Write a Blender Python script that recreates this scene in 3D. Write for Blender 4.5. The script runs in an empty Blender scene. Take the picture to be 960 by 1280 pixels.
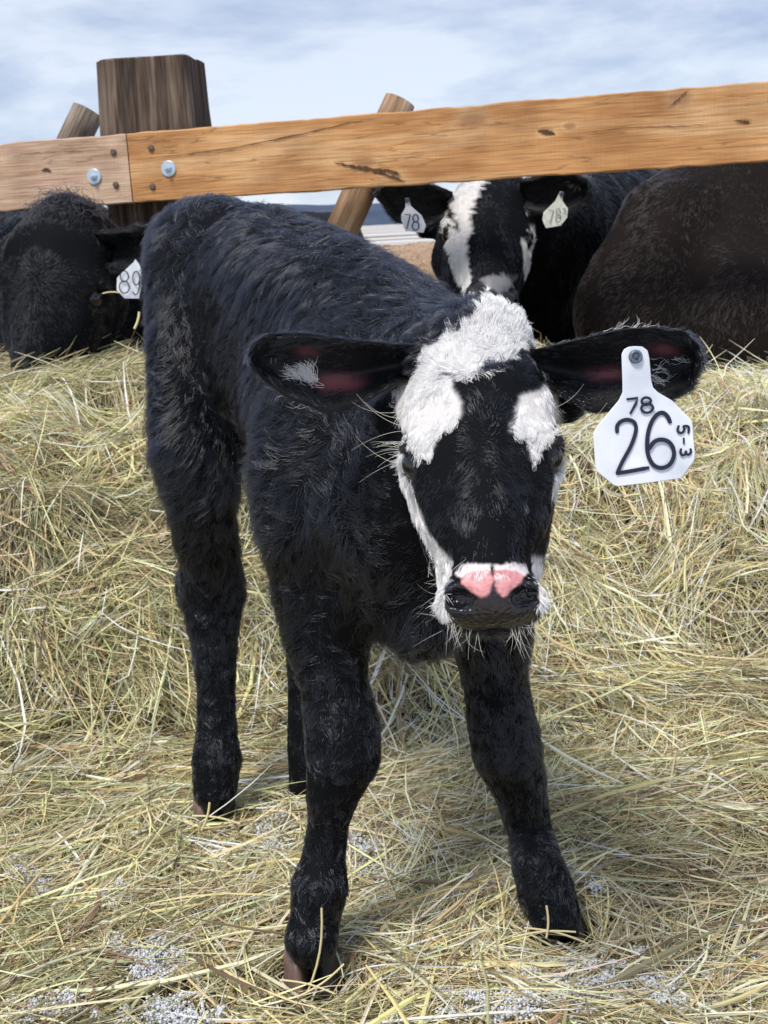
import bpy, math, random
import numpy as np
import openvdb
from mathutils import Vector, Matrix

# ------------------------------------------------------------------ scene, camera, light
S = bpy.context.scene
COL = S.collection
rng = np.random.default_rng(7)
random.seed(7)

CAM_H, PITCH, ROLL, FPX = 0.78, math.radians(13.45), math.radians(3.0), 1500.0
fw = np.array([0, math.cos(PITCH), -math.sin(PITCH)])
up0 = np.array([0, math.sin(PITCH), math.cos(PITCH)])
rt = math.cos(ROLL)*np.array([1., 0, 0]) - math.sin(ROLL)*up0
up = math.cos(ROLL)*up0 + math.sin(ROLL)*np.array([1., 0, 0])
EYE = np.array([0, 0, CAM_H])
cam = bpy.data.cameras.new('camera')
camo = bpy.data.objects.new('camera', cam); COL.objects.link(camo)
cam.sensor_fit = 'VERTICAL'; cam.sensor_height = 24; cam.lens = 24*FPX/1280
cam.clip_start = 0.02; cam.clip_end = 30000
camo.matrix_world = Matrix(((rt[0], up[0], -fw[0], EYE[0]), (rt[1], up[1], -fw[1], EYE[1]), (rt[2], up[2], -fw[2], EYE[2]), (0, 0, 0, 1)))
cam.dof.use_dof = True; cam.dof.focus_distance = 1.0; cam.dof.aperture_fstop = 16
S.camera = camo
S.render.resolution_x = 768; S.render.resolution_y = 1024

SUN_EL, SUN_AZ = math.radians(60), math.radians(-146)     # azimuth from +Y towards +X: behind the camera, to its left
world = bpy.data.worlds.new('World'); S.world = world; world.use_nodes = True
nt = world.node_tree; nt.nodes.clear()
def N(t, typ, **kw):
    n = t.nodes.new(typ)
    for k, v in kw.items():
        if k.startswith('i_'): n.inputs[k[2:].replace('_', ' ')].default_value = v
        else: setattr(n, k, v)
    return n
wo = N(nt, 'ShaderNodeOutputWorld'); bg = N(nt, 'ShaderNodeBackground'); bg.inputs[1].default_value = 0.078
sky = N(nt, 'ShaderNodeTexSky', sky_type='NISHITA', sun_disc=False, sun_elevation=SUN_EL, sun_rotation=SUN_AZ, altitude=1200)
tc = N(nt, 'ShaderNodeTexCoord'); mp = N(nt, 'ShaderNodeMapping'); mp.inputs['Scale'].default_value = (1.0, 1.0, 3.2)
n1 = N(nt, 'ShaderNodeTexNoise'); n1.inputs['Scale'].default_value = 3.6; n1.inputs['Detail'].default_value = 7; n1.inputs['Roughness'].default_value = .58
n1.inputs['Distortion'].default_value = .15
rmp = N(nt, 'ShaderNodeValToRGB'); rmp.color_ramp.elements[0].position = .40; rmp.color_ramp.elements[1].position = .62
cl = N(nt, 'ShaderNodeMix', data_type='RGBA'); cl.inputs[6].default_value = (1.6, 2.1, 3.3, 1); cl.inputs[7].default_value = (4.0, 4.35, 5.0, 1)
mx = N(nt, 'ShaderNodeMix', data_type='RGBA'); mx.inputs[0].default_value = .88
nt.links.new(tc.outputs['Generated'], mp.inputs[0]); nt.links.new(mp.outputs[0], n1.inputs[0]); nt.links.new(n1.outputs[0], rmp.inputs[0])
sxyz = N(nt, 'ShaderNodeSeparateXYZ'); hz = N(nt, 'ShaderNodeMapRange'); hz.inputs[2].default_value = .20; hz.inputs[3].default_value = .5; hz.inputs[4].default_value = 0
had = N(nt, 'ShaderNodeMath', operation='ADD', use_clamp=True); nt.links.new(tc.outputs['Generated'], sxyz.inputs[0]); nt.links.new(sxyz.outputs[2], hz.inputs[0]); nt.links.new(rmp.outputs[0], had.inputs[0]); nt.links.new(hz.outputs[0], had.inputs[1])
nt.links.new(had.outputs[0], cl.inputs[0]); nt.links.new(sky.outputs[0], mx.inputs[6]); nt.links.new(cl.outputs[2], mx.inputs[7])
nt.links.new(mx.outputs[2], bg.inputs[0]); nt.links.new(bg.outputs[0], wo.inputs[0])

sun = bpy.data.lights.new('sun', 'SUN'); sun.energy = 1.5; sun.angle = math.radians(18); sun.color = (1, .95, .88)
suno = bpy.data.objects.new('sun', sun); COL.objects.link(suno)
sd = Vector((math.sin(SUN_AZ)*math.cos(SUN_EL), math.cos(SUN_AZ)*math.cos(SUN_EL), math.sin(SUN_EL)))
suno.rotation_euler = sd.to_track_quat('Z', 'Y').to_euler()
S.view_settings.view_transform = 'Standard'; S.view_settings.look = 'None'; S.view_settings.gamma = 1
S.view_settings.exposure = 1.32

# ------------------------------------------------------------------ helpers
def ray(px, py): return fw + (px-480)/FPX*rt + (640-py)/FPX*up
def P(px, py, Y):
    """world point at distance Y (metres ahead) and its size of one photo pixel there"""
    d = ray(px, py); s = Y/d[1]
    return EYE + d*s, s/FPX
def G(px, py, z=0.0):
    d = ray(px, py); return EYE + d*((z-CAM_H)/d[2])
def project(p):
    q = p-EYE; d = q@fw
    return 480+FPX*(q@rt)/d, 640-FPX*(q@up)/d

def tag(o, label=None, cat=None, group=None, kind=None):
    for k, v in (('label', label), ('category', cat), ('group', group), ('kind', kind)):
        if v: o[k] = v
    return o
def empty(name, loc, *a, **k):
    o = bpy.data.objects.new(name, None); o.location = loc; o.empty_display_size = .1; COL.objects.link(o)
    return tag(o, *a, **k)
def link(name, data, mat=None, parent=None, keep=True):
    o = bpy.data.objects.new(name, data); COL.objects.link(o)
    if mat is not None:
        for m in (mat if isinstance(mat, (list, tuple)) else [mat]): data.materials.append(m)
    if parent is not None:
        o.parent = parent
        if keep:
            bpy.context.view_layer.update() if False else None
            o.matrix_parent_inverse = Matrix.Translation(-world_loc(parent))
    return o
def world_loc(o):
    v = Vector((0, 0, 0)); 
    while o is not None:
        v += o.location + (o.matrix_parent_inverse.translation if o.parent else Vector((0, 0, 0))); o = o.parent
    return v
def mesh(name, V, F, smooth=True):
    me = bpy.data.meshes.new(name)
    if isinstance(F, np.ndarray):
        V = np.ascontiguousarray(V, np.float32); k = F.shape[1]; n = len(F)
        me.vertices.add(len(V)); me.vertices.foreach_set('co', V.ravel())
        me.loops.add(n*k); me.loops.foreach_set('vertex_index', F.astype(np.int32).ravel())
        me.polygons.add(n); me.polygons.foreach_set('loop_start', np.arange(n, dtype=np.int32)*k)
        me.update(calc_edges=True)
    else:
        me.from_pydata([tuple(v) for v in V], [], F); me.update()
    me.polygons.foreach_set('use_smooth', [smooth]*len(me.polygons))
    return me
def attr(me, name, typ, dom, data):
    a = me.attributes.new(name, typ, dom)
    a.data.foreach_set({'FLOAT_COLOR': 'color', 'FLOAT_VECTOR': 'vector', 'FLOAT': 'value'}[typ], np.ascontiguousarray(data, np.float32).ravel())

def hash3(i, j, k, seed):
    n = (i*374761393 + j*668265263 + k*2147483647 + seed*1274126177) & 0xffffffff
    n = ((n ^ (n >> 13))*1274126177) & 0xffffffff
    n = ((n ^ (n >> 16))*2246822519) & 0xffffffff
    return ((n ^ (n >> 15)) & 0xffffff)/float(0xffffff)
def noise(p, scale, seed=0):
    """value noise in -1..1 of points p (n,3)"""
    q = np.asarray(p, float)*scale; i = np.floor(q).astype(np.int64); f = q-i; f = f*f*(3-2*f); r = 0
    for a in (0, 1):
        for b in (0, 1):
            for c in (0, 1):
                w = (f[:, 0] if a else 1-f[:, 0])*(f[:, 1] if b else 1-f[:, 1])*(f[:, 2] if c else 1-f[:, 2])
                r = r + w*hash3(i[:, 0]+a, i[:, 1]+b, i[:, 2]+c, seed)
    return r*2-1
def fbm(p, scale, seed=0, octv=3):
    r = 0; a = 1; t = 0
    for o in range(octv): r = r+a*noise(p, scale*2**o, seed+o*17); t += a; a *= .5
    return r/t
def n2(x, y, s, seed=0, octv=3): return fbm(np.stack([x, y, np.zeros_like(x)], 1), s, seed, octv)
def unit(v): return v/np.maximum(np.linalg.norm(v, axis=-1, keepdims=True), 1e-9)
def sstep(a, b, x): t = np.clip((x-a)/(b-a), 0, 1); return t*t*(3-2*t)
def inpoly(x, y, poly):
    r = np.zeros(len(x), bool); n = len(poly)
    for k in range(n):
        x1, y1 = poly[k]; x2, y2 = poly[(k+1) % n]
        if y1 == y2: continue
        c = ((y1 > y) != (y2 > y)) & (x < (x2-x1)*(y-y1)/(y2-y1)+x1); r ^= c
    return r

# ---- implicit bodies: chains of tapered balls and ellipsoids melted into one skin
class Field:
    def __init__(s, lo, hi, vox):
        s.lo = np.array(lo, float); s.vox = vox; s.n = np.ceil((np.array(hi)-s.lo)/vox).astype(int)+1
        s.f = np.full(s.n, .06, np.float32)
    def box(s, lo, hi, pad):
        a = np.clip(np.floor((lo-pad-s.lo)/s.vox).astype(int), 0, s.n); b = np.clip(np.ceil((hi+pad-s.lo)/s.vox).astype(int)+1, 0, s.n)
        if np.any(b <= a): return None
        g = [(s.lo[i]+np.arange(a[i], b[i])*s.vox).astype(np.float32) for i in range(3)]
        return tuple(slice(a[i], b[i]) for i in range(3)), g
    def join(s, sl, d, k, sub=False):
        c = s.f[sl]
        if sub:
            h = np.maximum(k-np.abs(c+d), 0)/k; s.f[sl] = np.maximum(c, -d)+h*h*k*.25
        else:
            h = np.maximum(k-np.abs(c-d), 0)/k; s.f[sl] = np.minimum(c, d)-h*h*k*.25
    def chain(s, balls, k=.03, sub=False):
        pts = np.array([b[0] for b in balls]); R = [b[1] for b in balls]; rm = max(R)
        bx = s.box(pts.min(0)-rm, pts.max(0)+rm, k+2*s.vox)
        if bx is None: return
        sl, g = bx; X, Y, Z = g[0][:, None, None], g[1][None, :, None], g[2][None, None, :]; d = None
        for i in range(max(1, len(balls)-1)):
            a = pts[i]; b = pts[min(i+1, len(balls)-1)]; ab = b-a; L = float(ab@ab)
            ra, rb = R[i], R[min(i+1, len(balls)-1)]
            t = ((X-a[0])*ab[0]+(Y-a[1])*ab[1]+(Z-a[2])*ab[2])/max(L, 1e-9); t = np.clip(t, 0, 1)
            e = np.sqrt((X-a[0]-t*ab[0])**2+(Y-a[1]-t*ab[1])**2+(Z-a[2]-t*ab[2])**2)-(ra+(rb-ra)*t)
            d = e if d is None else np.minimum(d, e)
        s.join(sl, d.astype(np.float32), k, sub)
    def ell(s, c, r, R=None, k=.02, sub=False):
        c = np.array(c); r = np.array(r); R = np.eye(3) if R is None else R      # columns of R: the ellipsoid's axes
        ext = np.sqrt(((R*r)**2).sum(1)); bx = s.box(c-ext, c+ext, k+2*s.vox)
        if bx is None: return
        sl, g = bx; X, Y, Z = g[0][:, None, None]-c[0], g[1][None, :, None]-c[1], g[2][None, None, :]-c[2]
        u = [(X*R[0, i]+Y*R[1, i]+Z*R[2, i]) for i in range(3)]
        k0 = np.sqrt(sum((u[i]/r[i])**2 for i in range(3))); k1 = np.sqrt(sum((u[i]/r[i]**2)**2 for i in range(3)))
        d = k0*(k0-1)/np.maximum(k1, 1e-6)
        s.join(sl, d.astype(np.float32), k, sub)
    def mesh(s, relax=2):
        g = openvdb.FloatGrid(); g.background = .06; g.copyFromArray(s.f, tolerance=0)
        pts, tri, quad = g.convertToPolygons(isovalue=0.0, adaptivity=0.0)
        V = np.array(pts, float)*s.vox+s.lo; Q = np.array(quad, np.int64)
        for _ in range(relax):
            acc = np.zeros_like(V); cnt = np.zeros(len(V))
            for i in range(4):
                a, b = Q[:, i], Q[:, (i+1) % 4]
                for c in range(3):
                    acc[:, c] += np.bincount(a, V[b, c], len(V))+np.bincount(b, V[a, c], len(V))
                cnt += np.bincount(a, minlength=len(V))+np.bincount(b, minlength=len(V))
            V = V*.5+.5*acc/np.maximum(cnt, 1)[:, None]
        return V, Q, vnormals(V, Q)
def refine(V, Q, fmask):
    """split the chosen quads in four so markings and the muzzle come out crisp"""
    q = Q[fmask]; rest = Q[~fmask]; E_ = np.concatenate([np.sort(q[:, [i, (i+1) % 4]], 1) for i in range(4)])
    key, inv = np.unique(E_[:, 0]*len(V)+E_[:, 1], return_inverse=True); a, b = key//len(V), key % len(V)
    n0 = len(V); mid = n0+inv.reshape(4, -1); cen = n0+len(key)+np.arange(len(q))
    V2 = np.concatenate([V, (V[a]+V[b])/2, V[q].mean(1)])
    out = [np.stack([q[:, i], mid[i], cen, mid[(i+3) % 4]], 1) for i in range(4)]
    return V2, np.concatenate([rest]+out)
def vnormals(V, Q):
    fn = np.cross(V[Q[:, 2]]-V[Q[:, 0]], V[Q[:, 3 if Q.shape[1] > 3 else 1]]-V[Q[:, 1 if Q.shape[1] > 3 else 0]])
    if Q.shape[1] == 3: fn = -fn*-1
    n = np.zeros_like(V)
    for i in range(Q.shape[1]):
        for c in range(3): n[:, c] += np.bincount(Q[:, i], fn[:, c], len(V))
    return unit(n)

# ---- hair
def scatter(V, Q, Nn, count, weight=None):
    A = np.linalg.norm(np.cross(V[Q[:, 2]]-V[Q[:, 0]], V[Q[:, 3]]-V[Q[:, 1]]), axis=1)
    if weight is not None: A = A*weight[Q].mean(1)
    cum = np.cumsum(A); idx = np.searchsorted(cum, rng.random(count)*cum[-1]).clip(0, len(Q)-1)
    u, v = rng.random(count), rng.random(count); q = Q[idx]
    w = np.stack([(1-u)*(1-v), u*(1-v), u*v, (1-u)*v], 1)
    return (V[q]*w[..., None]).sum(1), unit((Nn[q]*w[..., None]).sum(1))
def strands(root, nrm, comb, L, rad, lift=.35, clump=.006, cs=.5, wave=.0, jit=.12, turn=.2, K=5, sink=.001, gravity=.0):
    n = len(root)
    comb = comb+jit*rng.normal(size=(n, 3))
    if clump:
        cell = np.floor((root+.3*clump*rng.normal(size=(n, 3)))/clump).astype(np.int64)
        key = (cell[:, 0]*73856093) ^ (cell[:, 1]*19349663) ^ (cell[:, 2]*83492791)
        _, inv = np.unique(key, return_inverse=True); m = inv.max()+1; cnt = np.bincount(inv, minlength=m)
        cen = np.stack([np.bincount(inv, root[:, i], m)/cnt for i in range(3)], 1)[inv]
        crand = rng.normal(size=(m, 3))[inv]; cph = rng.random(m)[inv]*6.28; cl = (.8+.4*rng.random(m))[inv]; clf = (.35+1.3*rng.random(m))[inv]
    else: cen, crand, cph, cl, clf = root, 0, rng.random(n)*6.28, 1, 1
    comb = comb+turn*crand
    comb = unit(comb-nrm*(comb*nrm).sum(1)[:, None])
    side = np.cross(nrm, comb); L = L*cl*(.75+.5*rng.random(n))
    lift = np.broadcast_to(np.asarray(lift, float), (n,))*(.7+.6*rng.random(n))*clf
    pts = np.zeros((n, K, 3))
    for j in range(K):
        t = j/(K-1)
        h = lift*(t-.45*t*t)
        p = root-sink*nrm+L[:, None]*(comb*(t*(1-.1*t))+nrm*h[:, None]+side*(wave*np.sin(cph+t*4.5)*t)[:, None])
        p[:, 2] -= gravity*L*t*t
        p += (cen-root)*((np.asarray(cs)*np.ones(n))[:, None]*t**1.5)
        pts[:, j] = p
    return pts
def hair_obj(name, pts, rad, mat, parent, tip=.25, label=None):
    n, K = pts.shape[:2]
    cu = bpy.data.hair_curves.new(name); cu.add_curves([K]*n)
    if 'position' not in cu.attributes: cu.attributes.new('position', 'FLOAT_VECTOR', 'POINT')
    cu.attributes['position'].data.foreach_set('vector', np.ascontiguousarray(pts, np.float32).ravel())
    r = np.broadcast_to(np.asarray(rad, float), (n,))[:, None]*(1-(1-tip)*(np.linspace(0, 1, K)**1.6))[None]
    a = cu.attributes.get('radius') or cu.attributes.new('radius', 'FLOAT', 'POINT')
    a.data.foreach_set('value', np.ascontiguousarray(r, np.float32).ravel())
    o = link(name, cu, mat, parent); o['kind'] = 'stuff'
    if label: o['label'] = label
    return o

# ---- materials
def material(name, col=(.5, .5, .5), rough=.6, spec=.5, **kw):
    m = bpy.data.materials.new(name); m.use_nodes = True; b = m.node_tree.nodes['Principled BSDF']
    b.inputs['Base Color'].default_value = (*col, 1); b.inputs['Roughness'].default_value = rough
    b.inputs['Specular IOR Level'].default_value = spec
    for k, v in kw.items(): b.inputs[k].default_value = v
    return m, m.node_tree, b
def hairmat(name, col, rough=.35, rrough=.5, var=.0, diffuse=False):
    m = bpy.data.materials.new(name); m.use_nodes = True; t = m.node_tree; t.nodes.clear()
    out = N(t, 'ShaderNodeOutputMaterial')
    inf = N(t, 'ShaderNodeHairInfo')
    mixc = N(t, 'ShaderNodeMix', data_type='RGBA'); mixc.inputs[6].default_value = (*[c*(1-var) for c in col], 1); mixc.inputs[7].default_value = (*[min(1, c*(1+var)) for c in col], 1)
    t.links.new(inf.outputs['Random'], mixc.inputs[0])
    if diffuse:
        b = N(t, 'ShaderNodeBsdfPrincipled'); b.inputs['Roughness'].default_value = rough; b.inputs['Specular IOR Level'].default_value = .3
        t.links.new(mixc.outputs[2], b.inputs['Base Color'])
    else:
        b = N(t, 'ShaderNodeBsdfHairPrincipled'); b.parametrization = 'COLOR'
        b.inputs['Roughness'].default_value = rough; b.inputs['Radial Roughness'].default_value = rrough; b.inputs['IOR'].default_value = 1.55
        t.links.new(mixc.outputs[2], b.inputs['Color'])
    t.links.new(b.outputs[0], out.inputs[0]); return m
M_coat = hairmat('black_coat_hair', (.006, .007, .011), .11, .22, .5)
M_coat2 = hairmat('cow_coat_hair', (.006, .0065, .009), .38, .55, .5)
M_brown = hairmat('brown_black_hair', (.020, .0135, .011), .38, .5, .5)
M_tan = hairmat('tan_coat_hair', (.50, .36, .26), .5, .6, .3, True)
M_white = hairmat('white_coat_hair', (.80, .79, .78), .5, .6, .12, True)
M_lash = hairmat('pale_lash_hair', (.62, .60, .52), .4, .6, .2, True)

def skinmat(name='hide', rough=.55, bumps=300):
    m, t, b = material(name, rough=rough, spec=.35)
    a = N(t, 'ShaderNodeAttribute', attribute_name='coat'); w = N(t, 'ShaderNodeAttribute', attribute_name='wet')
    t.links.new(a.outputs['Color'], b.inputs['Base Color'])
    mr = N(t, 'ShaderNodeMapRange'); mr.inputs[3].default_value = .75; mr.inputs[4].default_value = .26
    t.links.new(w.outputs['Fac'], mr.inputs[0]); t.links.new(mr.outputs[0], b.inputs['Roughness'])
    ms_ = N(t, 'ShaderNodeMapRange'); ms_.inputs[3].default_value = .06; ms_.inputs[4].default_value = .5; t.links.new(w.outputs['Fac'], ms_.inputs[0]); t.links.new(ms_.outputs[0], b.inputs['Specular IOR Level'])
    tc = N(t, 'ShaderNodeTexCoord'); v = N(t, 'ShaderNodeTexVoronoi'); v.inputs['Scale'].default_value = bumps; bst = N(t, 'ShaderNodeMapRange'); bst.inputs[3].default_value = .3; bst.inputs[4].default_value = 1.0; t.links.new(w.outputs['Fac'], bst.inputs[0])
    bu = N(t, 'ShaderNodeBump'); bu.inputs['Distance'].default_value = .0008; t.links.new(bst.outputs[0], bu.inputs['Strength'])
    t.links.new(tc.outputs['Object'], v.inputs['Vector']); t.links.new(v.outputs[0], bu.inputs['Height']); t.links.new(bu.outputs[0], b.inputs['Normal'])
    return m
M_hide = skinmat()
M_eye, _, _ = material('wet_eye', (.006, .005, .006), .04, .7)
def noisy(name, c1, c2, scale, rough=.8, bump=.3, dist=.002, stretch=None, detail=5):
    m, t, b = material(name, rough=rough, spec=.3)
    tc = N(t, 'ShaderNodeTexCoord'); mp = N(t, 'ShaderNodeMapping'); mp.inputs['Scale'].default_value = stretch or (1, 1, 1)
    n = N(t, 'ShaderNodeTexNoise'); n.inputs['Scale'].default_value = scale; n.inputs['Detail'].default_value = detail
    r = N(t, 'ShaderNodeValToRGB'); r.color_ramp.elements[0].position = .3; r.color_ramp.elements[1].position = .7
    r.color_ramp.elements[0].color = (*c1, 1); r.color_ramp.elements[1].color = (*c2, 1)
    bu = N(t, 'ShaderNodeBump'); bu.inputs['Strength'].default_value = bump; bu.inputs['Distance'].default_value = dist
    for x, y in ((tc.outputs['Object'], mp.inputs[0]), (mp.outputs[0], n.inputs[0]), (n.outputs[0], r.inputs[0]), (r.outputs[0], b.inputs['Base Color']), (n.outputs[0], bu.inputs['Height']), (bu.outputs[0], b.inputs['Normal'])):
        t.links.new(x, y)
    return m
M_hoof_pale = noisy('pale_hoof_horn', (.05, .035, .028), (.24, .155, .12), 60, .45, .3, .001, (1, 1, .3))
M_hoof_dark = noisy('dark_hoof_horn', (.012, .012, .014), (.06, .045, .04), 60, .42, .3, .001, (1, 1, .3))

# ------------------------------------------------------------------ land, hills
def hayH(x, y):
    """height of the hay bed: thin litter near the camera, a bank heaped under the fence"""
    e = .10*n2(x, y, 1.3, 3)+.05*n2(x, y, 4, 5)
    t = np.clip((y-1.78-e)/.72, 0, 1); bank = .385*(1-(1-t)**2.3)*sstep(0, .12, t)
    rx = sstep(-.1, .9, x); bank = bank*(1-.17*rx)+sstep(2.3, 2.6, y)*(.02*n2(x, y, 2.2, 9))+.03*sstep(2.4, 3.1, y)*(1-rx)
    bank = bank*(1-sstep(3.35-.6*rx, 4.0-.5*rx, y))
    lump = .022*n2(x, y, 5, 21)+.017*n2(x, y, 14, 31, 2)
    amp = 1+3.6*sstep(1.75, 2.1, y)*(1-sstep(2.5, 2.8, y))
    return .012+bank+lump*amp
def land_z(y): return -.03-.22*sstep(3.6, 5.0, y)
xs = np.concatenate([-np.geomspace(9000, 6, 24), np.linspace(-5, 5, 41), np.geomspace(6, 9000, 24)])
ys = np.concatenate([np.linspace(-30, -3, 8), np.linspace(-2, 8, 61), np.geomspace(9, 14000, 40)])
XX, YY = np.meshgrid(xs, ys); V = np.stack([XX.ravel(), YY.ravel(), land_z(YY.ravel())], 1)
V[:, 2] += .02*n2(V[:, 0], V[:, 1], .8, 2)*(np.abs(V[:, 0]) < 6)
nx = len(xs); I = (np.arange(len(ys)-1)[:, None]*nx+np.arange(nx-1)[None]).ravel()
gm = mesh('ground', V, np.stack([I, I+1, I+nx+1, I+nx], 1))
M_ground, t, b = material('dry_winter_ground', rough=.95, spec=.1)
tc = N(t, 'ShaderNodeTexCoord'); sp = N(t, 'ShaderNodeMapping'); sp.inputs['Scale'].default_value = (.12, 1, 1)
na = N(t, 'ShaderNodeTexNoise'); na.inputs['Scale'].default_value = .05; na.inputs['Detail'].default_value = 8
ra = N(t, 'ShaderNodeValToRGB'); ra.color_ramp.elements[0].color = (.20, .17, .13, 1); ra.color_ramp.elements[1].color = (.62, .60, .58, 1)
ra.color_ramp.elements[0].position = .38; ra.color_ramp.elements[1].position = .56
for x, y in ((tc.outputs['Object'], sp.inputs[0]), (sp.outputs[0], na.inputs[0]), (na.outputs[0], ra.inputs[0]), (ra.outputs[0], b.inputs['Base Color'])): t.links.new(x, y)
tag(link('ground', gm, M_ground), kind='structure')
# far hills; the blue of distance haze is put into their colour
hx = np.linspace(-6500, 6500, 160); prof = 150+70*n2(hx, hx*0, .0007, 4)+26*n2(hx, hx*0, .004, 8)
rows = [(7000, -40, 0), (7600, .45, 1), (8200, .85, 1), (9000, 1, 1), (11000, .2, 1)]
V = []; 
for (yy, k, m_) in rows:
    zz = prof*k if m_ else np.full_like(hx, k)
    V.append(np.stack([hx, yy+300*n2(hx, hx*0+yy, .001, 12), zz+(12*n2(hx, hx*0+yy, .006, 6) if m_ else 0)], 1))
V = np.concatenate(V); nx = len(hx); I = (np.arange(4)[:, None]*nx+np.arange(nx-1)[None]).ravel()
M_hill = noisy('far_hill_haze_blue', (.035, .055, .10), (.07, .09, .14), .004, .95, 0)
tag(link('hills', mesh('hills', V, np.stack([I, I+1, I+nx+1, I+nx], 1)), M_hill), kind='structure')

# ------------------------------------------------------------------ calf
foot = {'fr': G(388, 1240, .022), 'fl': G(702, 1176, .022), 'rr': G(268, 1036, .022), 'rl': G(386, 1000, .022)}
yfr, yfl, yrr, yrl = (foot[k][1] for k in ('fr', 'fl', 'rr', 'rl'))
def B(px, py, Y, r):
    p, s = P(px, py, Y); return (p, r*s)
calf = empty('calf', tuple((foot['fr']+foot['rr'])/2*np.array([1, 1, 0])), 'newborn black calf with white face patches standing on loose hay, looking at the camera', 'calf')
F = Field((-.42, .72, -.03), (.40, 1.80, .90), .0032)
# trunk
F.chain([B(262, 338, 1.58, 74), B(335, 345, 1.46, 84), B(415, 388, 1.33, 92), B(492, 440, 1.2, 92), B(540, 470, 1.13, 84)], .05)
F.chain([B(318, 430, 1.50, 76), B(384, 490, 1.37, 98), B(452, 548, 1.22, 116), B(520, 600, 1.12, 108)], .06)
F.chain([B(452, 610, 1.17, 100), B(500, 705, 1.11, 76), B(535, 768, 1.07, 46)], .05)
F.chain([B(470, 740, 1.12, 42), B(530, 775, 1.08, 36)], .04)
# hip bone, tail head and tail
F.chain([B(228, 300, 1.60, 30), B(262, 288, 1.52, 28)], .06)
F.chain([B(232, 330, 1.66, 26), B(205, 420, 1.69, 15), B(222, 520, 1.70, 11), B(232, 640, 1.70, 9)], .02)
# hind leg near the picture's left
F.chain([B(236, 345, 1.53, 54), B(229, 450, 1.47, 44), B(236, 560, 1.43, 47), B(252, 640, yrr+.01, 42), B(263, 700, yrr+.035, 37), B(265, 742, yrr+.05, 41), B(268, 798, yrr+.04, 29), B(270, 860, yrr+.03, 23), B(271, 916, yrr+.02, 25), B(271, 950, yrr+.01, 31), B(269, 986, yrr, 27)], .022)
F.chain([B(300, 470, 1.45, 20), B(296, 560, 1.44, 12), B(280, 610, 1.43, 14)], .03)
F.chain([B(243, 718, yrr+.075, 15), B(240, 742, yrr+.08, 14)], .03)
# far hind leg
F.chain([B(350, 470, 1.62, 60), B(382, 560, 1.60, 48), B(392, 650, yrl+.0, 40), B(386, 750, yrl+.04, 34), B(383, 810, yrl+.03, 25), B(382, 870, yrl+.02, 22), B(384, 930, yrl+.01, 25), B(386, 985, yrl, 24)], .035)
# front leg near the picture's left
F.chain([B(400, 540, 1.16, 78), B(394, 640, 1.15, 62), B(398, 730, 1.14, 58), B(408, 800, 1.135, 52), B(419, 858, 1.125, 42), B(428, 912, 1.115, 48), B(429, 944, 1.11, 47), B(416, 992, 1.11, 34), B(411, 1030, 1.11, 25), B(405, 1070, 1.11, 27), B(400, 1108, yfr+.015, 36), B(395, 1146, yfr+.01, 31), B(389, 1174, yfr-.003, 33)], .04)
F.chain([B(366, 600, 1.13, 34), B(372, 660, 1.12, 28)], .05)
F.chain([B(408, 1128, yfr+.05, 15)]*2, .03)
# front leg on the picture's right
F.chain([B(590, 610, 1.18, 85), B(606, 700, 1.19, 66), B(612, 780, 1.19, 53), B(619, 848, 1.19, 40), B(627, 902, 1.19, 43), B(634, 938, 1.19, 44), B(650, 988, 1.195, 33), B(662, 1036, 1.2, 27), B(671, 1075, yfl+.015, 31), B(682, 1112, yfl+.01, 36), B(692, 1140, yfl, 33)], .04)
# neck
F.chain([B(500, 500, 1.17, 112), B(550, 478, 1.08, 92), B(590, 455, 1.01, 80)], .05)
F.chain([B(500, 640, 1.08, 80), B(560, 560, 1.02, 70)], .05)

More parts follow.
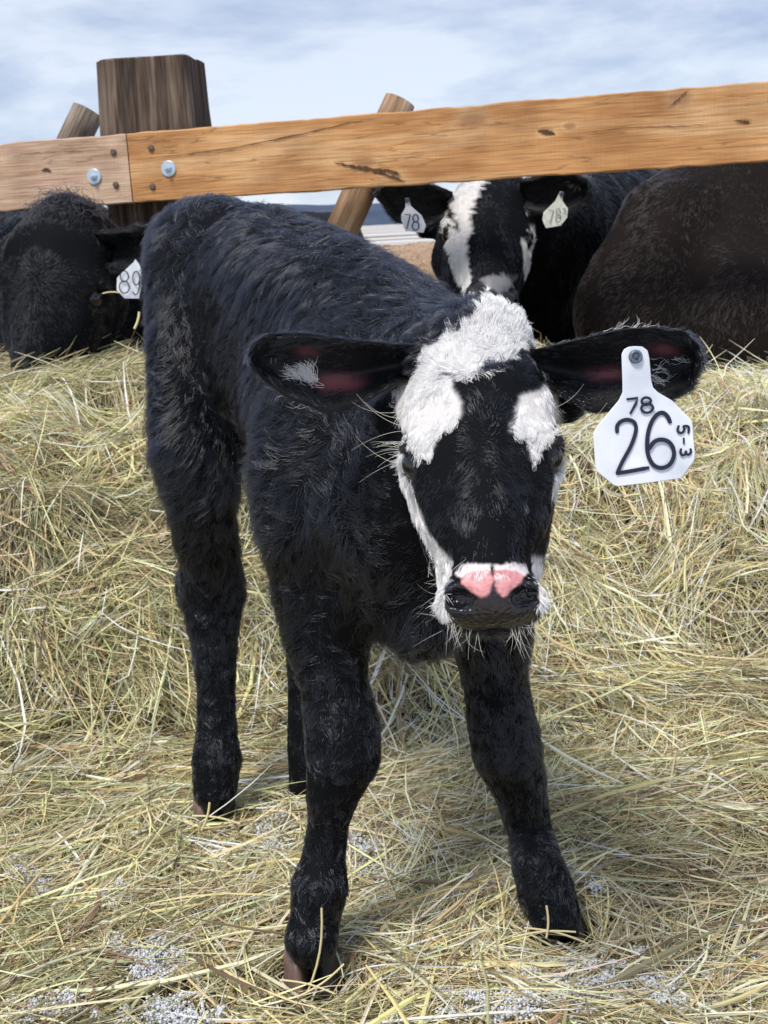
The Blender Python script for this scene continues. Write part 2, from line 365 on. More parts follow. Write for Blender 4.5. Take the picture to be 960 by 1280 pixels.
# head frame: X across the face (picture right), Z up the face to the poll, Y into the skull
class Head:
    def __init__(s, px, py, Y, sc, tilt, yaw=0, roll=0):
        s.o, _ = P(px, py, Y); s.s = sc
        X = rt*math.cos(roll)+up*math.sin(roll); U = -rt*math.sin(roll)+up*math.cos(roll)
        Z = U*math.cos(tilt)+fw*math.sin(tilt); Yv = np.cross(Z, X)
        X2 = X*math.cos(yaw)+Yv*math.sin(yaw); Y2 = np.cross(Z, X2)
        s.R = np.stack([X2, Y2, Z], 1)
    def w(s, x, y, z): return s.o+s.s*(s.R@np.array([x, y, z]))
    def loc(s, p): return (p-s.o)@s.R/s.s
    def ball(s, x, y, z, r): return (s.w(x, y, z), r*s.s)
    def build(s, F, adult=False):
        k = s.s; E = lambda c, r, kk, sub=False: F.ell(s.w(*c), np.array(r)*k, s.R, kk*k, sub)
        C = lambda bs, kk, sub=False: F.chain([s.ball(*b) for b in bs], kk*k, sub)
        E((0, .058, .071), (.058, .062, .049), .02)
        E((0, .034, .052), (.054, .036, .066), .02)
        C([(0, .045, .035, .046), (0, .038, -.03, .040), (0, .033, -.08, .031)], .02)
        C([(0, .017, .03, .030), (0, .010, -.03, .024), (0, .006, -.086, .019)], .02)
        for q in (-1, 1):
            C([(q*.030, .028, .03, .027), (q*.026, .03, -.02, .023)], .015)           # brow and orbit
            E((q*.047, .030, .026), (.016, .020, .017), .012)
            C([(q*.030, .068, .094, .024), (q*.074, .080, .090, .015)], .012)            # ear root
            C([(q*.030, .078, .03, .034), (q*.024, .070, -.03, .025), (q*.012, .055, -.09, .018)], .02)
            E((q*.0195, .013, -.096), (.018, .020, .0165), .010)                           # nostril wings
            E((q*.0205, .030, -.094), (.0135, .022, .016), .012)                           # lips
        E((0, .018, -.101), (.0265, .026, .0175), .012)
        E((0, .042, -.092), (.021, .024, .013), .012)
        for q in (-1, 1):
            E((q*.054, .024, .019), (.011, .0125, .0085), .004, True)
            C([(q*.0190, -.007, -.1015, .0072), (q*.0255, -.001, -.098, .0066), (q*.031, .006, -.095, .0032)], .003, True)
        C([(-.020, .030, -.1135, .0016), (0, .022, -.1165, .0016), (.020, .030, -.1135, .0016)], .003, True)
        if adult: E((0, .05, .112), (.026, .03, .024), .03)
HD = Head(605, 588, .885, 1.02, math.radians(22), math.radians(-3), math.radians(1.6))
HD.build(F)
V, Q, NR = F.mesh(2)
V = V+NR*(.0045*fbm(V*np.array([1, 1, .6]), 19, 3, 2)*sstep(.3, .6, V[:, 2])*(np.linalg.norm(V-HD.o, axis=1) > .2))[:, None]

fc_ = HD.loc(V[Q].mean(1)); V, Q = refine(V, Q, (np.linalg.norm(fc_-np.array([0, .03, 0]), axis=1) < .155) & (fc_[:, 1] < .07))
fc_ = HD.loc(V[Q].mean(1)); V, Q = refine(V, Q, (fc_[:, 2] < -.065) & (fc_[:, 2] > -.14) & (fc_[:, 1] < .045) & (np.abs(fc_[:, 0]) < .06))
NR = vnormals(V, Q)

WHITE = [[(617, 368), (640, 375), (663, 393), (678, 414), (690, 440), (693, 461), (704, 500), (700, 525), (686, 540), (665, 578), (658, 542), (636, 540), (643, 518), (650, 495), (673, 490), (686, 471), (685, 453), (676, 443), (664, 430), (652, 431), (636, 448), (618, 461), (595, 466), (579, 471), (565, 466), (566, 484), (577, 503), (574, 523), (556, 536), (543, 549), (540, 567), (522, 567), (512, 546), (497, 525), (490, 505), (498, 490), (519, 471), (533, 448), (542, 432), (571, 414), (594, 408), (600, 390)],
         [(497, 560), (505, 566), (510, 592), (521, 630), (541, 672), (556, 692), (568, 702), (562, 722), (557, 745), (559, 768), (548, 765), (543, 700), (524, 660), (505, 620), (497, 590)],
         [(690, 566), (712, 566), (710, 612), (690, 622), (694, 590)],
         [(664, 695), (690, 700), (692, 748), (674, 757), (671, 735)],
         [(567, 718), (575, 706), (592, 703), (613, 706), (613, 712), (592, 713), (575, 721)], [(618, 706), (640, 703), (658, 706), (660, 716), (654, 718), (638, 711), (618, 712)]]
PINKF = [[(568, 716), (576, 708), (596, 705), (613, 708), (615, 722), (610, 740), (602, 743), (590, 736), (578, 724)],
         [(619, 708), (640, 705), (656, 708), (660, 716), (650, 726), (640, 735), (630, 742), (623, 737), (620, 722)]]
PINK = [[(577, 722), (584, 716), (597, 713), (612, 712), (617, 724), (611, 743), (602, 747), (588, 740), (576, 728)],
        [(618, 713), (634, 712), (648, 715), (655, 720), (651, 729), (640, 738), (630, 747), (621, 739), (617, 724)]]
def marks(p, HDx, whites, lim=.085, amp=3.2):
    px, py = project(p); L = HDx.loc(p); sc = 300/HDx.s
    px = px+amp*fbm(p, sc, 3, 2); py = py+amp*fbm(p, sc, 9, 2)
    r = np.zeros(len(p), bool)
    for w in whites: r |= inpoly(px, py, w)
    return r & (L[:, 1] < lim) & (np.abs(L[:, 0]) < .0655) & (L[:, 2] > -.15) & (L[:, 2] < .18)
def nosepad(L):      # bare wet skin of the muzzle in head coordinates
    return (L[:, 2] < -.0885) & (L[:, 2] > -.118) & (np.abs(L[:, 0]) < .0335-.5*np.maximum(0, -.104-L[:, 2])) & (L[:, 1] < .016)
BLK = np.array([.005, .0055, .007])
def paint(V, HDx, whites, pinkf, pink, pad_col=(.014, .010, .009), base=BLK):
    col = np.tile(np.array(base), (len(V), 1)); L = HDx.loc(V)
    wet = np.zeros(len(V)); w = marks(V, HDx, whites); col[w] = (.60, .57, .55)
    pad = nosepad(L); col[pad] = pad_col; wet[pad] = 1
    for q in (-1, 1):
        nos = np.linalg.norm((L-np.array([q*.0235, 0, -.101]))*np.array([1, .6, 1]), axis=1) < .0105; col[nos] = (.006, .006, .008); wet[nos] = 1
    m = marks(V, HDx, pinkf, .03, .8); col[m] = (.75, .68, .66); wet[m] = .3
    m = marks(V, HDx, pink, .03, .8); col[m] = np.array([.60, .26, .26])*(1+.35*fbm(V[m], 420, 5, 2))[:, None]; wet[m] = .5
    e = np.min([np.linalg.norm(L-np.array([q*.053, .024, .019]), axis=1) for q in (-1, 1)], 0) < .016
    col[e] = (.012, .010, .010); wet[e] = .8 if HDx.s < 1.5 else 0
    return col, wet
col, wet = paint(V, HD, WHITE, PINKF, PINK)
me = mesh('body', V, Q)
def smoothattr(x, Q, it=1):
    x = x.reshape(len(x), -1).astype(float)
    for _ in range(it):
        f = x[Q].mean(1); acc = np.zeros_like(x); cnt = np.bincount(Q.ravel(), minlength=len(x))[:, None]
        for c in range(x.shape[1]):
            for i in range(Q.shape[1]): acc[:, c] += np.bincount(Q[:, i], f[:, c], len(x))
        x = acc/cnt
    return x
attr(me, 'coat', 'FLOAT_COLOR', 'POINT', np.concatenate([smoothattr(col, Q, 2), np.ones((len(V), 1))], 1)); attr(me, 'wet', 'FLOAT', 'POINT', smoothattr(wet, Q, 2)[:, 0])
body = link('body', me, M_hide, calf)

# coat
hdir = unit(np.array([(foot['fr']+foot['fl']-foot['rr']-foot['rl'])[0], (foot['fr']+foot['fl']-foot['rr']-foot['rl'])[1], 0]))
WH = HD.loc(P(598, 536, HD.o[1]-.01)[0][None])[0]
def combdir(p, HDx, whorl, heading, zsw=(.30, .5)):
    w = sstep(*zsw, p[:, 2])[:, None]
    d = -heading[None]*w*.9+np.array([0, 0, -1.])*(1.1-.35*w)
    d = d+w*.9*np.stack([noise(p, 9/HDx.s, 11), noise(p, 9/HDx.s, 12), noise(p, 9/HDx.s, 13)], 1)+.35*np.stack([noise(p, 30/HDx.s, 14), noise(p, 30/HDx.s, 15), noise(p, 30/HDx.s, 16)], 1)*w
    L = HDx.loc(p); hw = sstep(.15, .105, np.linalg.norm((L-np.array([0, .04, 0]))*np.array([1, .8, .8]), axis=1))[:, None]
    r = L-whorl; r[:, 1] = .02; r = unit(r)
    r[:, 0] += .25*np.sign(L[:, 0])*(L[:, 2] < 0)
    return d*(1-hw)+(r@HDx.R.T)*hw, hw[:, 0], L
def grow(V, Q, NR, HDx, whorl, heading, whites, nblack, nwhite, k=1.0, matb=None, parent=None, Lb=.023, headL=.0075, rad=.00021, pinkf=(), facing=None, legs=True):
    L = HDx.loc(V); dist = np.linalg.norm(L-np.array([0, .04, 0]), axis=1)
    bare = nosepad(L) | marks(V, HDx, pinkf, .03, .3)
    for q in (-1, 1): bare |= np.linalg.norm(L-np.array([q*.053, .024, .019]), axis=1) < .011
    wm = marks(V, HDx, whites)
    wt = (~bare).astype(float)*(1+2.8*(dist < .13))*(1+1.3*sstep(.4, .25, V[:, 2])*(k < 1.5))
    p, n = scatter(V, Q, NR, nblack, wt*(~wm)); wmk = marks(p, HDx, whites); p, n = p[~wmk], n[~wmk]
    c, hw, L = combdir(p, HDx, whorl, heading)
    low = sstep(.42, .28, p[:, 2]) if legs else 0*p[:, 2]
    ln = Lb*(1-.64*low)*(1+.45*fbm(p, 8/k, 40, 2)); ln = ln*(1-hw)+headL*hw*(1.1+(1.3 if k < 1.5 else .3)*sstep(.065, .11, L[:, 2])); 
    lift = (.19+.12*noise(p, 20/k, 50))*(1 if k < 1.5 else .9)
    pts = strands(p, n, c, ln, rad, lift=lift*(1-.15*hw)+.13*low, clump=(.011 if k < 1.5 else .018), cs=(.95-.55*np.maximum(hw, .7*low)) if k < 1.5 else .45, wave=.09, jit=.06, turn=.36-.14*hw[:, None])
    hair_obj('coat', pts, rad*(1-.2*hw), matb, parent)
    if nwhite:
        p, n = scatter(V, Q, NR, nwhite, (wm & ~bare).astype(float)+1e-9); m = marks(p, HDx, whites) ; p, n = p[m], n[m]
        c, hw, L = combdir(p, HDx, whorl, heading)
        tuft = sstep(.072, .10, L[:, 2])*sstep(.055, .035, np.abs(L[:, 0])) if k < 1.5 else 0*L[:, 2]
        if k < 1.5:      # below the crest the white hair lies downwards and overlaps the black
            dn = (sstep(.088, .074, L[:, 2])*(L[:, 2] > -.01))[:, None]; dv = np.stack([.35*np.sign(L[:, 0]), 0*L[:, 0], -1+0*L[:, 0]], 1)@HDx.R.T
            c = c*(1-dn)+dv*dn
        ln = headL*(1.35+.35*tuft)
        pts = strands(p, n, c, ln, rad, lift=.17+.35*tuft, clump=.007*k, cs=.7, wave=.08, jit=.10, turn=.25)
        hair_obj('white_markings', pts, rad*.9, M_white, parent)
grow(V, Q, NR, HD, WH, hdir, WHITE, 380000, 90000, 1, M_coat, calf, pinkf=PINK)

# crest hair grown from the poll in locks
def crest(V, Q, NR, HDx, cen, ext, n, Lm, mat, parent, rad, mask=None, clump=.008, lift=.9, base=(0, -.3, 1), turn=.8, wave=.35):
    L = HDx.loc(V); w = (np.abs((L-np.array(cen))/np.array(ext)).max(1) < 1).astype(float)
    if mask is not None: w = w*mask(V)
    p, nn = scatter(V, Q, NR, n, w+1e-12); L = HDx.loc(p); e = np.abs((L-np.array(cen))/np.array(ext)).max(1); kp = e < 1.15
    if mask is not None: kp &= mask(p)
    p, nn, L = p[kp], nn[kp], L[kp]
    c = np.tile(np.array(base, float), (len(p), 1)); c[:, 0] += (L[:, 0]-cen[0])/ext[0]*.5
    pts = strands(p, nn, c@HDx.R.T, Lm*(1-.45*np.clip(e[kp], 0, 1)), rad, lift=lift, clump=clump, cs=.85, wave=wave, jit=.12, turn=turn, K=7, gravity=.25)
    hair_obj('poll_tuft', pts, rad, mat, parent)
isw = lambda p: marks(p, HD, WHITE)
cz = HD.loc(P(622, 425, HD.o[1]+.05)[0][None])[0]
crest(V, Q, NR, HD, (cz[0], .03, cz[2]+.006), (.028, .06, .022), 12000, .014, M_white, calf, .0002, isw, clump=.0065, wave=.16, lift=.65)
crest(V, Q, NR, HD, (cz[0]-.030, .05, cz[2]+.008), (.032, .06, .032), 9000, .018, M_coat, calf, .0002, lambda p: ~marks(p, HD, WHITE), base=(-.7, -.1, .6))

# eyes, lashes, whiskers
def ball_mesh(c, r, n=16):
    import bmesh
    bm = bmesh.new(); bmesh.ops.create_uvsphere(bm, u_segments=n*2, v_segments=n, radius=r); m = bpy.data.meshes.new('eye'); bm.to_mesh(m); bm.free()
    for v in m.vertices: v.co += Vector(c)
    m.polygons.foreach_set('use_smooth', [True]*len(m.polygons)); return m
def lid_and_lashes(HDx, parent, lashes=True, mat=M_lash):
    ps = []
    for q in (-1, 1):
        link('eye', ball_mesh(HDx.w(q*(.0485 if lashes else .0470), .024, .019), (.0130 if lashes else .0115)*HDx.s), M_eye, parent)
        if not lashes: continue
        for i in range(15):
            a = rng.random(); r = np.array([q*(.052+.008*math.sin(a*3.1)), .012+.026*a, .030+.003*math.sin(a*3.14)])
            d = np.array([q*(.7+.3*rng.random()), -.6+.7*a, .25+.25*rng.normal()]); L = .017+.013*rng.random()
            ps.append([HDx.w(*(r+L*(d*t+np.array([q*.15, -.2, -.75])*t*t*.6))) for t in np.linspace(0, 1, 6)])
        for i in range(6):      # longer brow and cheek hairs
            sg = rng.choice([-1, 1])
            r = np.array([q*.056, .02+.02*rng.random(), .02+.05*rng.random()]); d = np.array([q, -.3*rng.random(), .3*rng.normal()]); L = .03+.02*rng.random()
            ps.append([HDx.w(*(r+L*(d*t+np.array([-.2*q, .1, .8])*t*t*.6*sg))) for t in np.linspace(0, 1, 6)])
    if ps: hair_obj('eyelashes', np.array(ps), .00017, mat, parent, .3)
lid_and_lashes(HD, calf)
ps = []
for i in range(70):
    q = rng.choice([-1, 1]); a = rng.random()
    if i < 50: r = np.array([q*(.010+.022*a), .012+.006*rng.random(), -.117+.010*a*a]); d = np.array([q*.25*rng.random(), -.35, -1+.3*rng.normal()]); L = .010+.010*rng.random()
    else: r = np.array([q*(.036), .016+.012*rng.random(), -.075-.04*a]); d = np.array([q, -.5+.3*rng.normal(), -.3+.4*rng.normal()]); L = .008+.011*rng.random()
    cv = rng.normal(size=3)*.4
    ps.append([HD.w(*(r+L*(d*t+cv*t*t))) for t in np.linspace(0, 1, 6)])
for i in range(8):
    r = np.array([.012*rng.normal()*1.4, -.002, -.082]); d = np.array([rng.normal()*.8, -.35, .9]); ps.append([HD.w(*(r+.018*(d*t+np.array([0, .1, -.2])*t*t))) for t in np.linspace(0, 1, 6)])
hair_obj('whiskers', np.array(ps), .00012, M_lash, calf, .3)

# ears
M_ear, t, b = material('ear_skin', rough=.6, spec=.3)
ea = N(t, 'ShaderNodeAttribute', attribute_name='coat'); t.links.new(ea.outputs['Color'], b.inputs['Base Color'])
def ear(topE, botE, Yb, Yt, cup, parent, hmat, pink=None, k=1., nh=9000, L=.008, rad=.0002, whitebits=(), back=.004, base=BLK):
    """leaf-shaped cup between an upper and a lower rim (photo pixels, base to tip)"""
    nu, nv = 26, 17
    def samp(E, u):
        E = np.array(E, float); s = np.r_[0, np.cumsum(np.linalg.norm(np.diff(E, axis=0), axis=1))]; s /= s[-1]
        return np.stack([np.interp(u, s, E[:, 0]), np.interp(u, s, E[:, 1])], 1)
    us = np.linspace(0, 1, nu); T = samp(topE, us); Bo = samp(botE, us); G_ = np.zeros((nu, nv, 3))
    for i, u in enumerate(us):
        wdt = np.linalg.norm(T[i]-Bo[i])
        for j in range(nv):
            v = j/(nv-1); q = T[i]*(1-v)+Bo[i]*v; a = 2*v-1
            Y = Yb+(Yt-Yb)*u+cup*(1-a*a)*min(1, wdt/(60/ k)) - (.25*cup*(1-v)**3)+.0022*math.sin(v*15)*math.sin(v*3.14)*math.sin(min(1, u*1.3)*3.14)
            G_[i, j], _ = P(q[0], q[1], Y)
    front = G_.reshape(-1, 3); n = np.zeros_like(G_)
    du = np.gradient(G_, axis=0); dv = np.gradient(G_, axis=1); n = unit(np.cross(du, dv)).reshape(-1, 3)
    n = n*np.sign(-(n@fw))[:, None]
    th = back*(1-.75*np.repeat(np.abs(np.linspace(-1, 1, nv))[None], nu, 0).ravel()**3)[:, None]
    Vv = np.concatenate([front, front-n*th]); I = (np.arange(nu-1)[:, None]*nv+np.arange(nv-1)[None]).ravel()
    q1 = np.stack([I, I+1, I+nv+1, I+nv], 1); q2 = q1[:, ::-1]+nu*nv
    e = []
    loop = [i*nv for i in range(nu)]+[(nu-1)*nv+j for j in range(1, nv)]+[i*nv+nv-1 for i in range(nu-2, -1, -1)]+[j for j in range(nv-2, 0, -1)]
    for a, b2 in zip(loop, loop[1:]+loop[:1]): e.append([a, a+nu*nv, b2+nu*nv, b2])
    Fq = np.concatenate([q1, q2, np.array(e)]); 
    col = np.tile(np.array(base), (len(Vv), 1)); px, py = project(Vv); pk = np.zeros(len(Vv), bool)
    for poly in (pink or []): pk |= inpoly(px, py, poly)
    pk[nu*nv:] = False
    col[pk] = (.24, .075, .085)
    m = mesh('ear', Vv, Fq); attr(m, 'coat', 'FLOAT_COLOR', 'POINT', np.concatenate([smoothattr(col, Fq, 1), np.ones((len(Vv), 1))], 1))
    o = link('ear', m, M_ear, parent)
    nn = np.concatenate([n, -n]); tipd = unit(G_[-1, nv//2]-G_[0, nv//2])
    p, h = scatter(Vv, np.concatenate([q1, q2]), nn, nh)
    px, py = project(p); inn = (h@(-fw)) > -.2; pk = np.zeros(len(p), bool); wb = np.zeros(len(p), bool)
    for poly in (pink or []): pk |= inpoly(px, py, poly)
    p, h, inn = p[~pk], h[~pk], inn[~pk]
    c = tipd[None]+.5*np.stack([noise(p, 25/k, 61), noise(p, 25/k, 62), noise(p, 25/k, 63)], 1)
    pts = strands(p, h, c, L*(1+.5*noise(p, 30, 5)), rad, lift=.35, clump=.006*k, cs=.5, wave=.1)
    x = hair_obj('ear_hair', pts, rad, hmat, o)
    for (cx, cy, sx, sy, cnt, LL, ang) in whitebits:
        qx = cx+sx*rng.normal(size=cnt); qy = cy+sy*rng.normal(size=cnt)
        r = np.array([P(a, b3, Yb+(Yt-Yb)*.5+cup*.75)[0] for a, b3 in zip(qx, qy)])
        d = math.cos(ang)*rt+math.sin(ang)*up; nn = np.tile(-fw, (cnt, 1))
        pts = strands(r, nn, np.tile(d, (cnt, 1)), LL, rad, lift=.6, clump=.004*k, cs=.8, wave=.2, jit=.25, turn=.35)
        hair_obj('ear_hair', pts, rad, M_white, o, label='white hair tuft inside the ear')
    return o
ear([(530, 432), (500, 432), (437, 425), (380, 417), (334, 418), (316, 430), (311, 443)], [(528, 470), (497, 480), (474, 492), (442, 511), (410, 515), (364, 499), (327, 473), (311, 443)][0:7], .985, .955, .030, calf, M_coat,
    pink=[[(392, 486), (402, 472), (425, 468), (445, 472), (460, 478), (440, 484), (410, 487)], [(365, 437), (378, 434), (400, 437), (392, 442), (372, 442)]],
    whitebits=[(382, 476, 9, 4, 240, .017, 2.6), (388, 492, 12, 4, 140, .015, 2.9), (358, 441, 8, 4, 30, .012, 3.0)])
ear([(668, 438), (737, 422), (778, 412), (817, 410), (858, 415), (874, 430), (880, 450)], [(668, 474), (702, 494), (737, 515), (790, 512), (830, 504), (863, 486), (880, 450)], .975, .945, .030, calf, M_coat,
    pink=[[(732, 470), (745, 464), (770, 463), (782, 467), (780, 474), (750, 476)], [(815, 433), (830, 431), (850, 438), (840, 443), (822, 441)]],
    whitebits=[(818, 474, 5, 8, 60, .014, -.6), (835, 443, 10, 5, 60, .012, -.2), (790, 414, 16, 1.5, 40, .012, .15)])

# cloven hooves
def hooves(fx, parent, mats, w=.026, L=.052, h=.030, head=0., spl=.0145):
    import bmesh
    ca, sa = math.cos(head), math.sin(head)
    for s_, mt in zip((-1, 1), mats):
        V = []; 
        secs = [(0, 1.12, 1.0), (.35, 1.05, .95), (.8, .93, .88), (1, .86, .84)]; n = 16
        for (t, fl, _) in secs:
            for i in range(n):
                a = 2*math.pi*i/n; x = math.cos(a)*w*.5*fl; y = math.sin(a); 
                y = -(abs(y)**.8)*L*.62*fl if y < 0 else (abs(y)**.8)*L*.38*fl
                if x*s_ < 0: x *= .75
                x = x*(1-.25*max(0, -y/(L*.62)))
                X = x+s_*spl; Yq = y+.010*t
                V.append((fx[0]+X*ca-Yq*sa, fx[1]+X*sa+Yq*ca, fx[2]-.008+h*t*1.15))
        Fq = [[k*n+i, k*n+(i+1) % n, (k+1)*n+(i+1) % n, (k+1)*n+i] for k in range(len(secs)-1) for i in range(n)]+[list(range(n))[::-1], [3*n+i for i in range(n)]]
        link('hoof_claw', mesh('hoof_claw', V, Fq), mt, parent)
hooves(G(391, 1232, .024), calf, (M_hoof_pale, M_hoof_dark), w=.028, h=.040, spl=.0145, head=.1)
hooves(G(698, 1174, .02), calf, (M_hoof_dark, M_hoof_dark), head=.35)
hooves(G(269, 1026, .026), calf, (M_hoof_pale, M_hoof_dark), h=.036, w=.028, head=.1)
hooves(G(386, 998, .022), calf, (M_hoof_dark, M_hoof_dark), w=.022, L=.045, head=.2, spl=.011)

# ------------------------------------------------------------------ ear tags
M_tag = noisy('white_tag_plastic', (.56, .60, .66), (.80, .82, .87), 28, .38, .08, .0005)
M_tagf = noisy('grubby_tag_plastic', (.46, .48, .42), (.66, .68, .62), 60, .5, .1, .0005)
M_ink, _, _ = material('dark_marker_ink', (.008, .008, .03), .45)
M_inkb, _, _ = material('blue_marker_ink', (.012, .02, .12), .45)
M_inkf, _, _ = material('faded_marker_ink', (.16, .18, .18), .6)
M_stud, _, _ = material('grey_tag_stud', (.10, .13, .17), .35, .6)
D7 = [[(.05, 1), (.95, 1), (.7, .55), (.35, 0)]]
def circ(cx, cy, rx, ry, n=20, a0=.1): return [(cx+rx*math.cos(a0+6.2832*i/n), cy+ry*math.sin(a0+6.2832*i/n)) for i in range(n+1)]
D8 = [circ(.5, .75, .38, .24), circ(.5, .27, .46, .27)]
D9 = [circ(.5, .70, .42, .29), [(.92, .72), (.88, .35), (.68, .06), (.35, 0), (.1, .1)]]
D5 = [[(.9, 1), (.15, 1), (.1, .55), (.5, .62), (.9, .4), (.8, .08), (.45, 0), (.05, .1)]]
D3 = [[(.1, .95), (.5, 1), (.85, .8), (.75, .58), (.4, .52), (.8, .45), (.95, .2), (.6, 0), (.1, .05)]]
def smooth_line(p, m=5):
    p = [np.array(q, float) for q in p]
    if len(p) < 3: return p
    P2 = [2*p[0]-p[1]]+p+[2*p[-1]-p[-2]]; out = []
    for i in range(1, len(P2)-2):
        a, b_, c, d = P2[i-1:i+3]
        for k in range(m):
            t = k/m; out.append(.5*((2*b_)+(-a+c)*t+(2*a-5*b_+4*c-d)*t*t+(-a+3*b_-3*c+d)*t**3))
    out.append(p[-1]); return out
class Plane:
    def __init__(s, px, py, Y, ax=0., ay=0.):
        s.o, s.k = P(px, py, Y); s.c = (px, py)
        X = rt*math.cos(ax)+fw*math.sin(ax); U = up*math.cos(ay)+fw*math.sin(ay); s.X = unit(X); s.U = unit(U-X*(U@X)); s.n = np.cross(s.X, s.U)
        s.n = s.n*(1 if s.n@fw < 0 else -1)
    def w(s, px, py, z=0): return s.o+s.X*(px-s.c[0])*s.k+s.U*(s.c[1]-py)*s.k+s.n*z
def stroke(pl, pts, width, mat, parent, name='digit', z=.0010, sharp=False):
    """one hand-drawn character: list of pen strokes in photo pixels"""
    V, Fq = [], []
    for st in pts:
        q = [np.array(a, float) for a in st] if sharp else smooth_line(st); n = len(q); b0 = len(V)
        q[0] = q[0]-(q[1]-q[0])/np.linalg.norm(q[1]-q[0])*width*.3; q[-1] = q[-1]+(q[-1]-q[-2])/np.linalg.norm(q[-1]-q[-2])*width*.3
        for i in range(n):
            d = unit(q[min(i+1, n-1)]-q[max(i-1, 0)]); nn = np.array([-d[1], d[0]]); zz = z+.000012*i*pl.k/.0006
            wd = width*.5*(.75 if i in (0, n-1) else 1)
            V.append(pl.w(*(q[i]+nn*wd), zz)); V.append(pl.w(*(q[i]-nn*wd), zz))
        Fq += [[b0+2*i, b0+2*i+1, b0+2*i+3, b0+2*i+2] for i in range(n-1)]; z += .00006
    return link(name, mesh(name, V, Fq, False), mat, parent)
def fit(D, x0, y0, x1, y1, rot=0):
    o = []
    for st in D:
        s2 = []
        for (x, y) in st:
            if rot: x, y = y, 1-x
            s2.append((x0+(x1-x0)*x, y1+(y0-y1)*y))
        o.append(s2)
    return o
def plate(pl, outline, mat, parent, th=.0012):
    import bmesh
    bm = bmesh.new(); f = bm.faces.new([bm.verts.new(pl.w(a, b_, 0)) for a, b_ in outline]); bm.normal_update()
    if Vector(f.normal).dot(Vector(pl.n)) < 0: f.normal_flip()
    r = bmesh.ops.extrude_face_region(bm, geom=[f])
    for v in r['geom']:
        if isinstance(v, bmesh.types.BMVert): v.co -= Vector(pl.n)*th
    bmesh.ops.recalc_face_normals(bm, faces=bm.faces)
    bmesh.ops.bevel(bm, geom=list(bm.edges), offset=th*.3, segments=1, affect='EDGES')
    m = bpy.data.meshes.new('tag_plate'); bm.to_mesh(m); bm.free()
    return link('tag_plate', m, mat, parent)
def disc(name, pl, px, py, prof, mat, parent, n=24):
    V = []; Fq = []
    for (r, z) in prof:
        for i in range(n): a = 2*math.pi*i/n; V.append(pl.w(px+r*math.cos(a), py+r*math.sin(a), z))
    for k in range(len(prof)-1): Fq += [[k*n+i, (k+1)*n+i, (k+1)*n+(i+1) % n, k*n+(i+1) % n] for i in range(n)]
    Fq.append([(len(prof)-1)*n+i for i in range(n)]); Fq.append([i for i in range(n)][::-1])
    return link(name, mesh(name, V, Fq), mat, parent)
z3 = lambda L: [(680+x*.2292, 390+y*.2292) for x, y in L]
pl = Plane(805, 520, .905, .08, -.10)
tg = empty('ear_tag', tuple(pl.o), 'large white ear tag reading 78 26 5-3, in the calf\'s ear on the right', 'ear tag')
out = z3([(413, 235), (425, 208), (450, 194), (485, 190), (525, 192), (555, 212), (566, 250), (574, 310), (580, 370), (592, 412), (620, 438), (700, 482), (815, 590), (838, 770), (834, 812), (765, 908), (590, 932), (410, 953), (385, 945), (292, 872), (284, 850), (266, 665), (290, 622), (405, 482), (424, 440), (422, 380)])
plate(pl, out, M_tag, tg, .0016)
disc('tag_stud', pl, 680+487*.2292, 390+247*.2292, [(8.6, .0002), (8.6, .0022), (7.4, .0034), (5, .0034), (4.6, .0020), (2.8, .0020), (2.4, .0045), (1.2, .0050)], M_stud, tg)
stroke(pl, [z3([(448, 477), (505, 470), (496, 500), (468, 553)])], 3.6, M_ink, tg, sharp=True)
stroke(pl, [z3(circ(552, 487, 25, 20)), z3(circ(558, 525, 32, 24))], 3.3, M_ink, tg)
stroke(pl, [z3([(396, 655), (396, 622), (416, 598), (452, 588), (487, 600), (500, 630), (494, 675), (470, 740), (430, 815), (402, 878)]), z3([(402, 880), (460, 871), (575, 850)])], 5.0, M_ink, tg)
stroke(pl, [z3([(690, 600), (675, 570), (650, 550), (620, 556), (590, 592), (570, 650), (564, 720), (573, 782), (602, 832), (645, 850), (690, 834), (714, 790), (710, 742), (682, 706), (640, 695), (602, 708), (576, 745)])], 5.4, M_ink, tg)
stroke(pl, [z3(s) for s in fit(D5, 732, 618, 794, 662, 1)], 3.2, M_ink, tg)
stroke(pl, [z3([(769, 688), (771, 716)])], 3.2, M_ink, tg, 'dash', sharp=True)
stroke(pl, [z3(s) for s in fit(D3, 752, 742, 812, 782, 1)], 3.2, M_ink, tg)

def cow_tag(Yd, outl, label, mat, ink, digits, cen, width, stud=None, ax=0, extra=()):
    pl = Plane(cen[0], cen[1], Yd, ax, -.05)
    t_ = empty('ear_tag', tuple(pl.o), label, 'ear tag', 'ear tags worn by the cows behind the fence')
    plate(pl, outl, mat, t_, .002)
    if stud: disc('tag_stud', pl, *stud, [(3, .001), (3, .006), (1.5, .008)], M_stud, t_, 12)
    for D, bx in digits: stroke(pl, fit(D, *bx), width, ink, t_, z=.003, sharp=(D is D7))
    return t_
z5 = lambda L: [(460+x*.3125, 200+y*.3125) for x, y in L]

